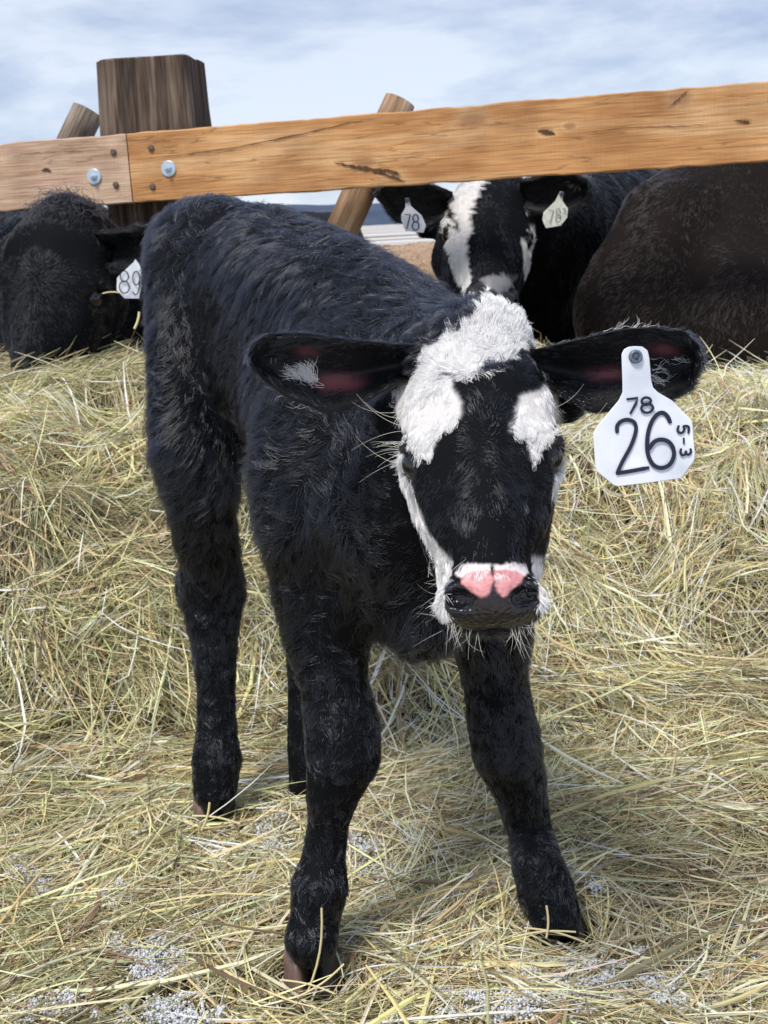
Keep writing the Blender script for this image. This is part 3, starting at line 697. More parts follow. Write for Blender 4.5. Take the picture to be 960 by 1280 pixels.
# ------------------------------------------------------------------ cows
Mh2 = skinmat('cow_hide', .6, 120); SK = {}
def cow(name, label, cat, head, chains, lo, hi, vox, whites=(), pinkf=(), nb=60000, nw=0, hmat=M_coat2, Lb=.02, heading=(0, -1, 0), base=BLK, pad=(.02, .02, .022), adult=True, rad=.0005, k=2.2, grp=None, ells=(), fold=0.):
    root = empty(name, (0, 0, 0), label, cat, grp)
    Fd = Field(lo, hi, vox)
    for bs, kk in chains: Fd.chain(bs, kk)
    for c, r in ells: Fd.ell(c, r, None, .1)
    head.build(Fd, adult)
    V, Q, NR = Fd.mesh(2); fx = V[:, 2].min()
    root.location = (V[:, 0].mean(), V[:, 1].mean(), fx)
    V = V+NR*(.012*fbm(V*np.array([1.3, 1.3, .5]), 6, 33, 3)+fold*(noise(V*np.array([1, 1, .22])+.1*noise(V, 3, 5)[:, None], 11, 37)))[:, None]
    col, wet = paint(V, head, whites, [], pinkf, pad, base); 
    if pinkf:
        mk = marks(V, head, pinkf, .03, .5); col[mk] = (.16, .16, .17)
    me = mesh('body', V, Q); attr(me, 'coat', 'FLOAT_COLOR', 'POINT', np.concatenate([col, np.ones((len(V), 1))], 1)); attr(me, 'wet', 'FLOAT', 'POINT', wet)
    link('body', me, Mh2, root); SK.setdefault(name, (V, Q, NR))
    wh = np.array([0, 0, .03])
    if nb: grow(V, Q, NR, head, wh, unit(np.array(heading, float)), whites, nb, nw, k, hmat, root, Lb=Lb, headL=.008*k*.8, rad=rad, pinkf=pinkf, legs=False)
    lid_and_lashes(head, root, False)
    return root
# cow with tag 89, head under the rail at the left, muzzle in the hay
H89 = Head(48, 384, 3.02, 2.4, math.radians(8), math.radians(-8), math.radians(-4))
c89 = cow('cow', 'black cow at the left with shaggy poll and muzzle buried in the hay', 'cow', H89,
    [([B(80, 345, 3.36, 74), B(95, 385, 3.5, 110), B(60, 400, 4.0, 150), B(20, 390, 4.9, 150)], .12),
     ([B(85, 400, 3.36, 56), B(90, 480, 3.5, 62)], .1),
     ([B(20, 470, 3.95, 60), B(15, 560, 3.95, 34), B(15, 620, 3.95, 24)], .06), ([B(110, 470, 4.05, 60), B(112, 560, 4.05, 34), B(112, 620, 4.05, 24)], .06),
     ([B(-20, 460, 4.9, 50), B(-20, 600, 4.9, 22)], .06), ([B(70, 460, 4.95, 50), B(70, 600, 4.95, 22)], .06)],
    (-2.3, 2.7, -.25), (-.35, 5.6, 1.15), .016, nb=230000, Lb=.03, rad=.00042, heading=(0, -1, 0), grp='cows behind the fence')
ear([(118, 292), (140, 290), (165, 286), (190, 283), (207, 290), (212, 300)], [(118, 330), (140, 336), (165, 338), (188, 330), (204, 318), (212, 300)], 3.12, 3.05, .05, c89, M_coat2, nh=6000, L=.03, rad=.0006, k=3, back=.012)
ear([(-10, 292), (-40, 290), (-65, 286), (-90, 283), (-107, 290), (-112, 300)], [(-10, 330), (-40, 336), (-65, 338), (-88, 330), (-104, 318), (-112, 300)], 3.12, 3.05, .05, c89, M_coat2, nh=3000, L=.03, rad=.0006, k=3, back=.012)
crest(*SK['cow'], H89, (0, .05, .125), (.040, .06, .02), 380, .06, M_coat2, c89, .0007, None, .020, .9, (0, -.3, .8), 1.3, .5)
zz = lambda L: [(x*.2292, 220+y*.2292) for x, y in L]
cow_tag(2.98, zz([(738, 452), (760, 482), (776, 530), (770, 600), (758, 665), (680, 668), (638, 625), (640, 560), (652, 545), (728, 470)]), 'white ear tag reading 89 hanging beside the post at the left', M_tag, M_ink,
    [(D8, (149, 339, 162, 367)), (D9, (165, 339, 175, 368))], (162, 348), 1.4, ax=.25)

# cow with tags 78, face framed by the rail
H78 = Head(613, 294, 3.30, 2.12, math.radians(34), math.radians(4), math.radians(-2))
W78 = [[(555, 215), (612, 215), (600, 240), (590, 256), (590, 287), (585, 303), (586, 325), (590, 353), (585, 367), (569, 352), (561, 315), (553, 290), (557, 262), (575, 295), (577, 280), (568, 262), (556, 250), (553, 235)],
       [(652, 215), (668, 215), (671, 240), (667, 262), (657, 267), (661, 242)], [(663, 280), (674, 280), (670, 309), (664, 334), (664, 387), (657, 387), (657, 350), (651, 297), (660, 300)]]
P78 = [[(600, 350), (616, 343), (647, 345), (646, 356), (626, 366), (610, 360)]]
c78 = cow('cow', 'black and white faced cow with two tags, looking out under the rail', 'cow', H78,
    [([B(640, 275, 3.65, 75), B(690, 300, 4.0, 100), B(740, 330, 4.4, 125), B(800, 330, 5.3, 120)], .12), ([B(650, 350, 3.75, 62), B(690, 430, 4.1, 80)], .1),
     ([B(690, 420, 4.35, 55), B(690, 580, 4.35, 20)], .06), ([B(790, 420, 4.45, 55), B(790, 580, 4.45, 20)], .06), ([B(770, 400, 5.3, 50), B(770, 530, 5.3, 18)], .06), ([B(850, 400, 5.35, 50), B(850, 530, 5.35, 18)], .06)],
    (.05, 2.9, -.3), (1.9, 6.0, 1.3), .016, whites=W78, pinkf=P78, nb=110000, nw=14000, Lb=.025, rad=.0005, heading=(-.3, -1, 0), grp='cows behind the fence')
ear([(566, 240), (530, 229), (500, 228), (478, 231), (470, 240)], [(566, 262), (540, 282), (520, 284), (495, 276), (470, 240)], 3.42, 3.36, .05, c78, M_coat2, nh=5000, L=.022, rad=.0005, k=3, back=.012)
ear([(650, 228), (690, 216), (715, 216), (735, 224), (740, 234)], [(650, 258), (690, 270), (712, 264), (730, 252), (740, 234)], 3.42, 3.36, .05, c78, M_coat2, nh=5000, L=.022, rad=.0005, k=3, back=.012, whitebits=[(724, 230, 4, 2, 60, .03, 3.0)])
cow_tag(3.30, z5([(150, 153), (163, 155), (172, 185), (215, 222), (232, 262), (222, 290), (150, 283), (133, 240), (133, 218), (150, 190)]), 'white ear tag reading 78 in dark blue, left of the cow\'s white blaze', M_tag, M_inkb,
    [(D7, (506, 268.5, 513, 286)), (D8, (515, 268.5, 524, 288))], (515, 270), 1.7, stud=(509, 251))
cow_tag(3.30, z5([(768, 126), (780, 130), (778, 165), (800, 195), (797, 230), (772, 262), (712, 272), (698, 240), (702, 210), (748, 165)]), 'grubby ear tag with faded 78, in the ear right of the cow\'s face', M_tagf, M_inkf,
    [(D7, (685, 263, 692, 279)), (D8, (694, 261, 701, 278)), (D3, (703, 261, 707, 267))], (694, 265), 1.2, stud=(701.5, 243))

# brown-black cow, rump and flank behind the rail at the right (its head is out of the frame)
HBR = Head(1500, 420, 3.9, 2.1, math.radians(15))
cow('cow', 'brownish black cow at the right showing its rump and flank', 'cow', HBR,
    [([B(880, 330, 3.55, 120), B(1010, 330, 3.65, 150), B(1180, 330, 3.8, 150), B(1320, 340, 3.9, 110), B(1430, 340, 3.9, 80)], .1),
     ([B(838, 290, 3.42, 70), B(802, 390, 3.36, 84), B(800, 480, 3.36, 72), B(815, 560, 3.45, 40), B(810, 640, 3.45, 26)], .025), ([B(930, 420, 3.32, 110), B(1060, 430, 3.45, 130), B(1200, 430, 3.6, 120)], .12),
     ([B(880, 400, 3.7, 80), B(890, 500, 3.75, 60), B(890, 640, 3.75, 24)], .08),
     ([B(1230, 450, 3.7, 60), B(1230, 640, 3.7, 24)], .08), ([B(1280, 450, 3.95, 60), B(1280, 620, 3.95, 24)], .08),
     ([B(900, 235, 3.5, 34), B(960, 225, 3.55, 34)], .12)],
    (.35, 2.8, -.3), (3.4, 4.6, 1.3), .017, nb=200000, hmat=M_brown, base=(.012, .009, .008), Lb=.02, rad=.0004, heading=(.5, 0, .3), fold=.014, grp='cows behind the fence')

# small background cattle
def far_cow(label, col, mat, x, y, z0, hh, ln, ang, nb):
    ca, sa = math.cos(ang), math.sin(ang); g = lambda a, b_, c, r: (np.array([x+a*ca*ln-b_*sa*hh, y+a*sa*ln+b_*ca*hh, z0+c*hh]), r*hh)
    H = Head(480, 300, 6, 1.6*hh, math.radians(20)); H.o = g(.78, 0, .78, 1)[0]; 
    cow('cow', label, 'cow', H, [([g(-.45, 0, .80, .16), g(-.1, 0, .76, .21), g(.35, 0, .78, .20), g(.55, 0, .86, .12), g(.75, 0, .84, .10)], .06),
        ([g(-.3, 0, .66, .2), g(.25, 0, .62, .2)], .06)]+[([g(a, b_, .6, .09), g(a, b_, .3, .045), g(a, b_, .03, .04)], .04) for a in (-.45, .38) for b_ in (-.13, .13)],
        (x-1.3, y-1.3, z0-.05), (x+1.3, y+1.3, z0+1.25), .03, nb=nb, hmat=mat, base=col, Lb=.03, rad=.0012, heading=(ca, sa, 0), grp='cows behind the fence')
far_cow('distant black cow, its back just showing under the rail above the calf', (.02, .02, .022), M_coat2, -.60, 7.2, -.25, 1.17, .85, math.radians(185), 12000)
far_cow('tan cow in the background, left of the cow with the white blaze', (.36, .25, .17), M_tan, .42, 5.2, -.25, .97, .65, math.radians(178), 30000)

# ------------------------------------------------------------------ fence
def wood(name, c1, c2, c3, ring=14, knots=(), dark=(.12, .05, .02), stretch=(.9, 6, 9), rough=.7, bumpd=.0015, saw=False, crack=.6):
    m, t, b = material(name, rough=rough, spec=.25)
    tc = N(t, 'ShaderNodeTexCoord'); vec = tc.outputs['Object']
    # knots bend the grain: subtract a push near each
    kn = None
    for (kx, kz, kr) in knots:
        sb = N(t, 'ShaderNodeVectorMath', operation='SUBTRACT'); sb.inputs[1].default_value = (kx, 0, kz); t.links.new(tc.outputs['Object'], sb.inputs[0])
        sc = N(t, 'ShaderNodeVectorMath', operation='MULTIPLY'); sc.inputs[1].default_value = (.55, 0, 1); t.links.new(sb.outputs[0], sc.inputs[0])
        ln = N(t, 'ShaderNodeVectorMath', operation='LENGTH'); t.links.new(sc.outputs[0], ln.inputs[0])
        mr = N(t, 'ShaderNodeMapRange', interpolation_type='SMOOTHSTEP'); mr.inputs[1].default_value = 0; mr.inputs[2].default_value = kr; mr.inputs[3].default_value = 1; mr.inputs[4].default_value = 0
        t.links.new(ln.outputs[1], mr.inputs[0])
        if kn is None: kn = mr.outputs[0]
        else:
            mxx = N(t, 'ShaderNodeMath', operation='MAXIMUM'); t.links.new(kn, mxx.inputs[0]); t.links.new(mr.outputs[0], mxx.inputs[1]); kn = mxx.outputs[0]
    mp = N(t, 'ShaderNodeMapping'); mp.inputs['Scale'].default_value = stretch; t.links.new(vec, mp.inputs[0])
    n0 = N(t, 'ShaderNodeTexNoise'); n0.inputs['Scale'].default_value = 2.2; n0.inputs['Detail'].default_value = 3; t.links.new(mp.outputs[0], n0.inputs[0])
    ad = N(t, 'ShaderNodeMath', operation='MULTIPLY_ADD'); ad.inputs[1].default_value = ring; t.links.new(n0.outputs[0], ad.inputs[0])
    if kn is not None:
        k2 = N(t, 'ShaderNodeMath', operation='MULTIPLY'); k2.inputs[1].default_value = 1.6; t.links.new(kn, k2.inputs[0]); t.links.new(k2.outputs[0], ad.inputs[2])
    fr = N(t, 'ShaderNodeMath', operation='PINGPONG'); fr.inputs[1].default_value = 1.0; t.links.new(ad.outputs[0], fr.inputs[0])
    r = N(t, 'ShaderNodeValToRGB'); r.color_ramp.elements[0].color = (*c1, 1); r.color_ramp.elements[1].color = (*c3, 1)
    e = r.color_ramp.elements.new(.5); e.color = (*c2, 1); t.links.new(fr.outputs[0], r.inputs[0])
    # fine fibres and weather stains
    mp2 = N(t, 'ShaderNodeMapping'); mp2.inputs['Scale'].default_value = (6, 60, 160) if stretch[0] < 3 else (160, 160, 6); t.links.new(tc.outputs['Object'], mp2.inputs[0])
    n3 = N(t, 'ShaderNodeTexNoise'); n3.inputs['Scale'].default_value = 1.5; n3.inputs['Detail'].default_value = 4; t.links.new(mp2.outputs[0], n3.inputs[0])
    n4 = N(t, 'ShaderNodeTexNoise'); n4.inputs['Scale'].default_value = 5; n4.inputs['Detail'].default_value = 6; t.links.new(tc.outputs['Object'], n4.inputs[0])
    m1 = N(t, 'ShaderNodeMix', data_type='RGBA', blend_type='MULTIPLY'); m1.inputs[0].default_value = .8
    r3 = N(t, 'ShaderNodeValToRGB'); r3.color_ramp.elements[0].color = (.55, .5, .48, 1); r3.color_ramp.elements[0].position = .3; r3.color_ramp.elements[1].position = .62; t.links.new(n3.outputs[0], r3.inputs[0])
    t.links.new(r.outputs[0], m1.inputs[6]); t.links.new(r3.outputs[0], m1.inputs[7])
    m2 = N(t, 'ShaderNodeMix', data_type='RGBA', blend_type='MULTIPLY'); m2.inputs[0].default_value = .6
    r4 = N(t, 'ShaderNodeValToRGB'); r4.color_ramp.elements[0].color = (.5, .42, .38, 1); r4.color_ramp.elements[0].position = .35; r4.color_ramp.elements[1].position = .6; t.links.new(n4.outputs[0], r4.inputs[0])
    t.links.new(m1.outputs[2], m2.inputs[6]); t.links.new(r4.outputs[0], m2.inputs[7]); cur = m2.outputs[2]
    if saw:
        wv = N(t, 'ShaderNodeTexWave', bands_direction='X'); wv.inputs['Scale'].default_value = 38; wv.inputs['Distortion'].default_value = 7; wv.inputs['Detail'].default_value = 3; wv.inputs['Detail Scale'].default_value = 1.4
        mw = N(t, 'ShaderNodeMapping'); mw.inputs['Scale'].default_value = (1, .1, .35); t.links.new(tc.outputs['Object'], mw.inputs[0]); t.links.new(mw.outputs[0], wv.inputs[0])
        rw = N(t, 'ShaderNodeValToRGB'); rw.color_ramp.elements[0].color = (.80, .74, .68, 1); t.links.new(wv.outputs[1], rw.inputs[0])
        mxw = N(t, 'ShaderNodeMix', data_type='RGBA', blend_type='MULTIPLY'); mxw.inputs[0].default_value = .22; t.links.new(cur, mxw.inputs[6]); t.links.new(rw.outputs[0], mxw.inputs[7]); cur = mxw.outputs[2]
    # drying checks: thin dark cracks along the grain
    mc = N(t, 'ShaderNodeMapping'); mc.inputs['Scale'].default_value = (.7, 2, 11) if stretch[0] < 3 else (16, 16, .9); t.links.new(tc.outputs['Object'], mc.inputs[0])
    nc = N(t, 'ShaderNodeTexNoise'); nc.inputs['Scale'].default_value = 1.3; nc.inputs['Detail'].default_value = 5; t.links.new(mc.outputs[0], nc.inputs[0])
    c1_ = N(t, 'ShaderNodeMath', operation='SUBTRACT'); c1_.inputs[1].default_value = .5; t.links.new(nc.outputs[0], c1_.inputs[0]); c2_ = N(t, 'ShaderNodeMath', operation='ABSOLUTE'); t.links.new(c1_.outputs[0], c2_.inputs[0])
    c3_ = N(t, 'ShaderNodeMapRange'); c3_.inputs[1].default_value = 0; c3_.inputs[2].default_value = .006 if stretch[0] < 3 else .03; c3_.inputs[3].default_value = crack; c3_.inputs[4].default_value = 0; t.links.new(c2_.outputs[0], c3_.inputs[0])
    mxc = N(t, 'ShaderNodeMix', data_type='RGBA'); mxc.inputs[7].default_value = (*[c*.22 for c in c1], 1); t.links.new(c3_.outputs[0], mxc.inputs[0]); t.links.new(cur, mxc.inputs[6]); cur = mxc.outputs[2]
    if kn is not None:
        kp = N(t, 'ShaderNodeMath', operation='POWER'); kp.inputs[1].default_value = 2.2; t.links.new(kn, kp.inputs[0])
        m3 = N(t, 'ShaderNodeMix', data_type='RGBA'); kq = N(t, 'ShaderNodeMath', operation='MULTIPLY'); kq.inputs[1].default_value = .75; t.links.new(kp.outputs[0], kq.inputs[0]); m3.inputs[7].default_value = (*dark, 1); t.links.new(kq.outputs[0], m3.inputs[0]); t.links.new(cur, m3.inputs[6]); cur = m3.outputs[2]
    t.links.new(cur, b.inputs['Base Color'])
    bu = N(t, 'ShaderNodeBump'); bu.inputs['Strength'].default_value = .6; bu.inputs['Distance'].default_value = bumpd; t.links.new(n3.outputs[0], bu.inputs['Height']); t.links.new(bu.outputs[0], b.inputs['Normal'])
    return m
fA, _ = P(0, 222, 3.45); fB, _ = P(960, 151, 2.92)
fdir = unit((fB-fA)*np.array([1, 1, 0])); fang = math.atan2(fdir[1], fdir[0]); zA, zB = fA[2], fB[2]
fj, _ = P(166, 211, 3.45+(2.92-3.45)*.185)                       # where the two boards butt
fence = empty('fence', (fj[0], fj[1], 0), 'rough timber fence: thick post with a long orange-brown board bolted across it', 'fence')
def pine(name, x0, x1, mat, h=.178, th=.04):
    """board from x0 to x1 metres along the fence, origin at the joint"""
    nx_, nz_ = int((x1-x0)/.02), 8; V = []; n = nx_+1
    prof = [(-th/2, -h/2+.004), (-th/2+.004, -h/2), (th/2-.004, -h/2), (th/2, -h/2+.004)]
    ring = [(-th/2, z) for z in np.linspace(h/2-.003, -h/2+.003, 7)]+[(-th/2+.003, -h/2), (th/2-.003, -h/2), (th/2, -h/2+.003), (th/2, h/2-.003), (th/2-.003, h/2), (0, h/2), (-th/2+.003, h/2)]
    xs_ = np.linspace(x0, x1, n); R = len(ring)
    for x in xs_:
        for (y, z) in ring: V.append((x, y, z))
    V = np.array(V); e = np.abs(V[:, 2]) > h/2-.006
    V[:, 2] += e*(.0022*noise(V*np.array([1, 1, .01]), 18, 71)+.0012*noise(V*np.array([1, 1, .01]), 60, 72)); V[:, 1] += .0012*noise(V, 22, 73)
    Fq = [[i*R+k, i*R+(k+1) % R, (i+1)*R+(k+1) % R, (i+1)*R+k] for i in range(n-1) for k in range(R)]+[list(range(R))[::-1], [(n-1)*R+k for k in range(R)]]
    o = link('board', mesh('board', V, Fq, False), mat, fence, keep=False)
    o.location = (0, 0, fj[2]); o.rotation_euler = (0, -math.atan2(zB-zA, np.linalg.norm((fB-fA)[:2])), fang)
    return o
def fence_local(px, py):
    """photo pixel -> (x along the boards, z) on the boards' front face"""
    d = ray(px, py); nn = np.array([-fdir[1], fdir[0], 0]); s = ((fj-EYE)@nn-.02)/(d@nn); w = EYE+d*s-fj
    th = math.atan2(zB-zA, np.linalg.norm((fB-fA)[:2])); x = w@fdir; z = w[2]
    return x*math.cos(th)+z*math.sin(th), -x*math.sin(th)+z*math.cos(th)
kn = [(*fence_local(a, b_), r) for a, b_, r in ((590, 150, .045), (683, 165, .020), (712, 158, .016), (850, 124, .034), (492, 220, .030), (930, 152, .012), (455, 205, .03))]
M_pine = wood('orange_pine', (.60, .30, .115), (.70, .385, .165), (.77, .48, .24), 5, kn, (.30, .17, .10), saw=True)
M_pale = wood('pale_pine', (.70, .48, .32), (.76, .56, .40), (.72, .50, .36), 5, [(*fence_local(59, 213), .012)], (.22, .14, .1), saw=True)
M_post = wood('weathered_brown_timber', (.075, .052, .040), (.13, .095, .07), (.22, .17, .13), 7, (), stretch=(14, 14, .7), rough=.85, bumpd=.004)
M_pole = wood('grey_barked_pole', (.16, .12, .09), (.26, .21, .17), (.34, .28, .22), 8, (), stretch=(7, 7, .9), rough=.85, bumpd=.002)
M_poleo = wood('peeled_pale_pole', (.34, .22, .13), (.46, .31, .19), (.52, .40, .29), 8, (), stretch=(7, 7, .9), rough=.8, bumpd=.002)
b1 = pine('board', .0018, 3.6, M_pine); b2 = pine('board', -3.0, -.0018, M_pale); b1['label'] = 'long orange board'; b2['label'] = 'paler board at the left'
M_zinc, _, _ = material('zinc_washer', (.55, .66, .74), .38, .6, Metallic=.6)
M_rust = noisy('rusty_iron', (.06, .035, .025), (.22, .16, .12), 200, .7, .3, .0005)
def stud_on(board, px, py, kind):
    x, z = fence_local(px, py); n = 20
    class BP: pass
    pl_ = BP(); pl_.w = lambda a, b_, zz=0: np.array([x+a, -.0215-zz, z+b_])
    def put(nm, prof, mt, n=20, par=board):
        V = []; Fq = []
        for (r, h_) in prof:
            for i in range(n): a = 2*math.pi*i/n+.3; V.append(pl_.w(r*math.cos(a), r*math.sin(a), h_))
        for k in range(len(prof)-1): Fq += [[k*n+i, (k+1)*n+i, (k+1)*n+(i+1) % n, k*n+(i+1) % n] for i in range(n)]
        Fq.append([(len(prof)-1)*n+i for i in range(n)]); o = link(nm, mesh(nm, V, Fq, False), mt, par, keep=False); return o
    if kind == 'bolt':
        put('washer', [(.0205, -.002), (.0205, .0022), (.0195, .003), (.0075, .003)], M_zinc, 28)
        put('bolt', [(.0095, .003), (.0095, .0095), (.008, .011), (.0045, .011), (.0045, .018), (.0035, .019)], M_zinc, 6)
    else: put('nail', [(.0085, -.002), (.0085, .0015), (.007, .0035), (.002, .0042)], M_rust, 14)
M_crack = noisy('resin_dark_crack', (.05, .022, .010), (.14, .07, .03), 120, .8, .4, .001)
def crack(board, pts, w, seed, label=None):
    r_ = np.random.default_rng(seed); p = np.array(smooth_line([fence_local(*q) for q in pts], 9)); n = len(p); V = []
    t_ = np.gradient(p, axis=0); nn = unit(np.stack([-t_[:, 1], t_[:, 0]], 1)); k = .0021
    wd = w*k*.5*np.sin(np.linspace(.12, 3.0, n))*(.45+.9*r_.random(n)); p = p+nn*(r_.normal(size=n)*k*.35)[:, None]
    for i in range(n):
        for s_ in (-1, 1): q = p[i]+nn[i]*wd[i]*s_; V.append((q[0], -.0222, q[1]))
    o = link('crack', mesh('crack', V, [[2*i, 2*i+1, 2*i+3, 2*i+2] for i in range(n-1)], False), M_crack, board, keep=False)
crack(b1, [(168, 200), (230, 193), (300, 183), (380, 167), (440, 153), (482, 146)], 1.3, 1)
crack(b1, [(418, 203), (440, 208), (462, 212), (480, 217), (506, 227)], 5.0, 2)
crack(b1, [(470, 212), (488, 214), (500, 218)], 4.0, 3)
crack(b1, [(672, 163), (683, 165), (694, 168)], 5.0, 4)
crack(b1, [(918, 150), (930, 152), (938, 153)], 3.0, 5)
crack(b1, [(835, 136), (850, 122), (862, 112)], 1.6, 6)
crack(b1, [(700, 170), (780, 160), (850, 158), (900, 154)], .8, 7)
crack(b2, [(52, 213), (60, 212), (64, 216)], 5.0, 8)
crack(b2, [(5, 196), (60, 190), (120, 188)], .9, 9)
for a, b_ in ((118, 221),): stud_on(b2, a, b_, 'bolt')
stud_on(b1, 211, 211, 'bolt')
for a, b_ in ((142, 190), (145, 231)): stud_on(b2, a, b_, 'nail')
for a, b_ in ((189, 185), (191, 233)): stud_on(b1, a, b_, 'nail')
# square-hewn post behind the boards
def post():
    Y = fj[1]+.02+.15; cx = P(197, 170, Y)[0][0]; w = .137; n = 40; V = []; R = 84; hgt = P(190, 67, Y-.15)[0][2]; zs = np.r_[np.linspace(-.3, hgt-.004, n-1), hgt]
    for i, z in enumerate(zs):
        sh = 1-.05*sstep(hgt-.22, hgt, z) - (.04 if i == n-1 else 0)
        for k in range(R):
            a = 2*math.pi*(k+.5)/R; c, s_ = math.cos(a), math.sin(a); q = 1/ (abs(c)**7+abs(s_)**7)**(1/7)
            V.append((c*q*w*sh, s_*q*w*sh*.85, z))
    V = np.array(V); V[:, :2] *= (1+.030*noise(V*np.array([1, 1, .10]), 34, 81)+.022*noise(V*np.array([1, 1, .08]), 95, 82))[:, None]
    V[-R:, 2] += .0025*noise(V[-R:], 25, 83)
    nv = len(V); V = np.vstack([V, [[0, 0, hgt+.002]]])
    Fq = [[i*R+k, i*R+(k+1) % R, (i+1)*R+(k+1) % R, (i+1)*R+k] for i in range(n-1) for k in range(R)]+[[(n-1)*R+k, (n-1)*R+(k+1) % R, nv] for k in range(R)]
    o = link('post', mesh('post', V, Fq, False), M_post, fence, keep=False)
    o.location = (cx-fj[0], Y-fj[1], 0); o.rotation_euler = (0, 0, fang+.10)
post()
def pole(p0, p1, r0, r1, mat, label):
    p0, p1 = np.array(p0), np.array(p1); d = p1-p0; L = np.linalg.norm(d); d = d/L; n = 24; R = 20; V = []
    for i in range(n+1):
        t = i/n
        for k in range(R):
            a = 2*math.pi*k/R; r = r0+(r1-r0)*t; V.append((r*math.cos(a), r*math.sin(a), L*t))
    V = np.array(V); V[:, :2] *= (1+.05*noise(V*np.array([1, 1, .4]), 9, int(r0*1e4)))[:, None]
    V = np.vstack([V, [[0, 0, L+.004]]]); m_ = len(V)-1
    Fq = [[i*R+k, i*R+(k+1) % R, (i+1)*R+(k+1) % R, (i+1)*R+k] for i in range(n) for k in range(R)]+[[n*R+k, n*R+(k+1) % R, m_] for k in range(R)]
    o = link('wooden_pole', mesh('wooden_pole', V, Fq), mat)
    o.location = tuple(p0); o.rotation_euler = Vector(d).to_track_quat('Z', 'Y').to_euler()
    tag(o, label, 'pole', 'poles leaning behind the fence')
def pole_px(top, bot, Yt, Yb, r, mat, label):
    a, _ = P(*top, Yt); b_, _ = P(*bot, Yb); d = a-b_; t = (b_[2]+.27)/d[2]
    pole(b_-d*t, a, r, r*.93, mat, label)
pole_px((500, 126), (432, 278), 3.45, 3.40, .047, M_poleo, 'round pole leaning right behind the long orange board, near the middle')
pole_px((110, 139), (66, 230), 3.85, 3.80, .050, M_pole, 'grey round pole leaning just left of the thick post')

# ------------------------------------------------------------------ hay
legs_px = [('fr', .031), ('fl', .031), ('rr', .028), ('rl', .026)]
nx, ny = 240, 300
gx = np.linspace(-2.2, 2.2, nx); gy = np.linspace(.35, 4.1, ny); XX, YY = np.meshgrid(gx, gy)
V = np.stack([XX.ravel(), YY.ravel(), hayH(XX.ravel(), YY.ravel())-.006], 1)
I = (np.arange(ny-1)[:, None]*nx+np.arange(nx-1)[None]).ravel()
M_bed = noisy('matted_hay_litter', (.03, .022, .012), (.17, .125, .065), 55, .95, 1, .01, detail=8)
tag(link('hay_litter', mesh('hay_litter', V, np.stack([I, I+1, I+nx+1, I+nx], 1)), M_bed), 'matted hay litter bedding the ground and bank', 'hay', None, 'stuff')
M_hay, t, b = material('hay_stalks', rough=.55, spec=.3)
ha = N(t, 'ShaderNodeAttribute', attribute_name='coat'); t.links.new(ha.outputs['Color'], b.inputs['Base Color'])
tb = N(t, 'ShaderNodeBsdfTranslucent'); ms = N(t, 'ShaderNodeMixShader'); ms.inputs[0].default_value = .14
t.links.new(ha.outputs['Color'], tb.inputs[0]); t.links.new(b.outputs[0], ms.inputs[1]); t.links.new(tb.outputs[0], ms.inputs[2]); t.links.new(ms.outputs[0], t.nodes['Material Output'].inputs[0])
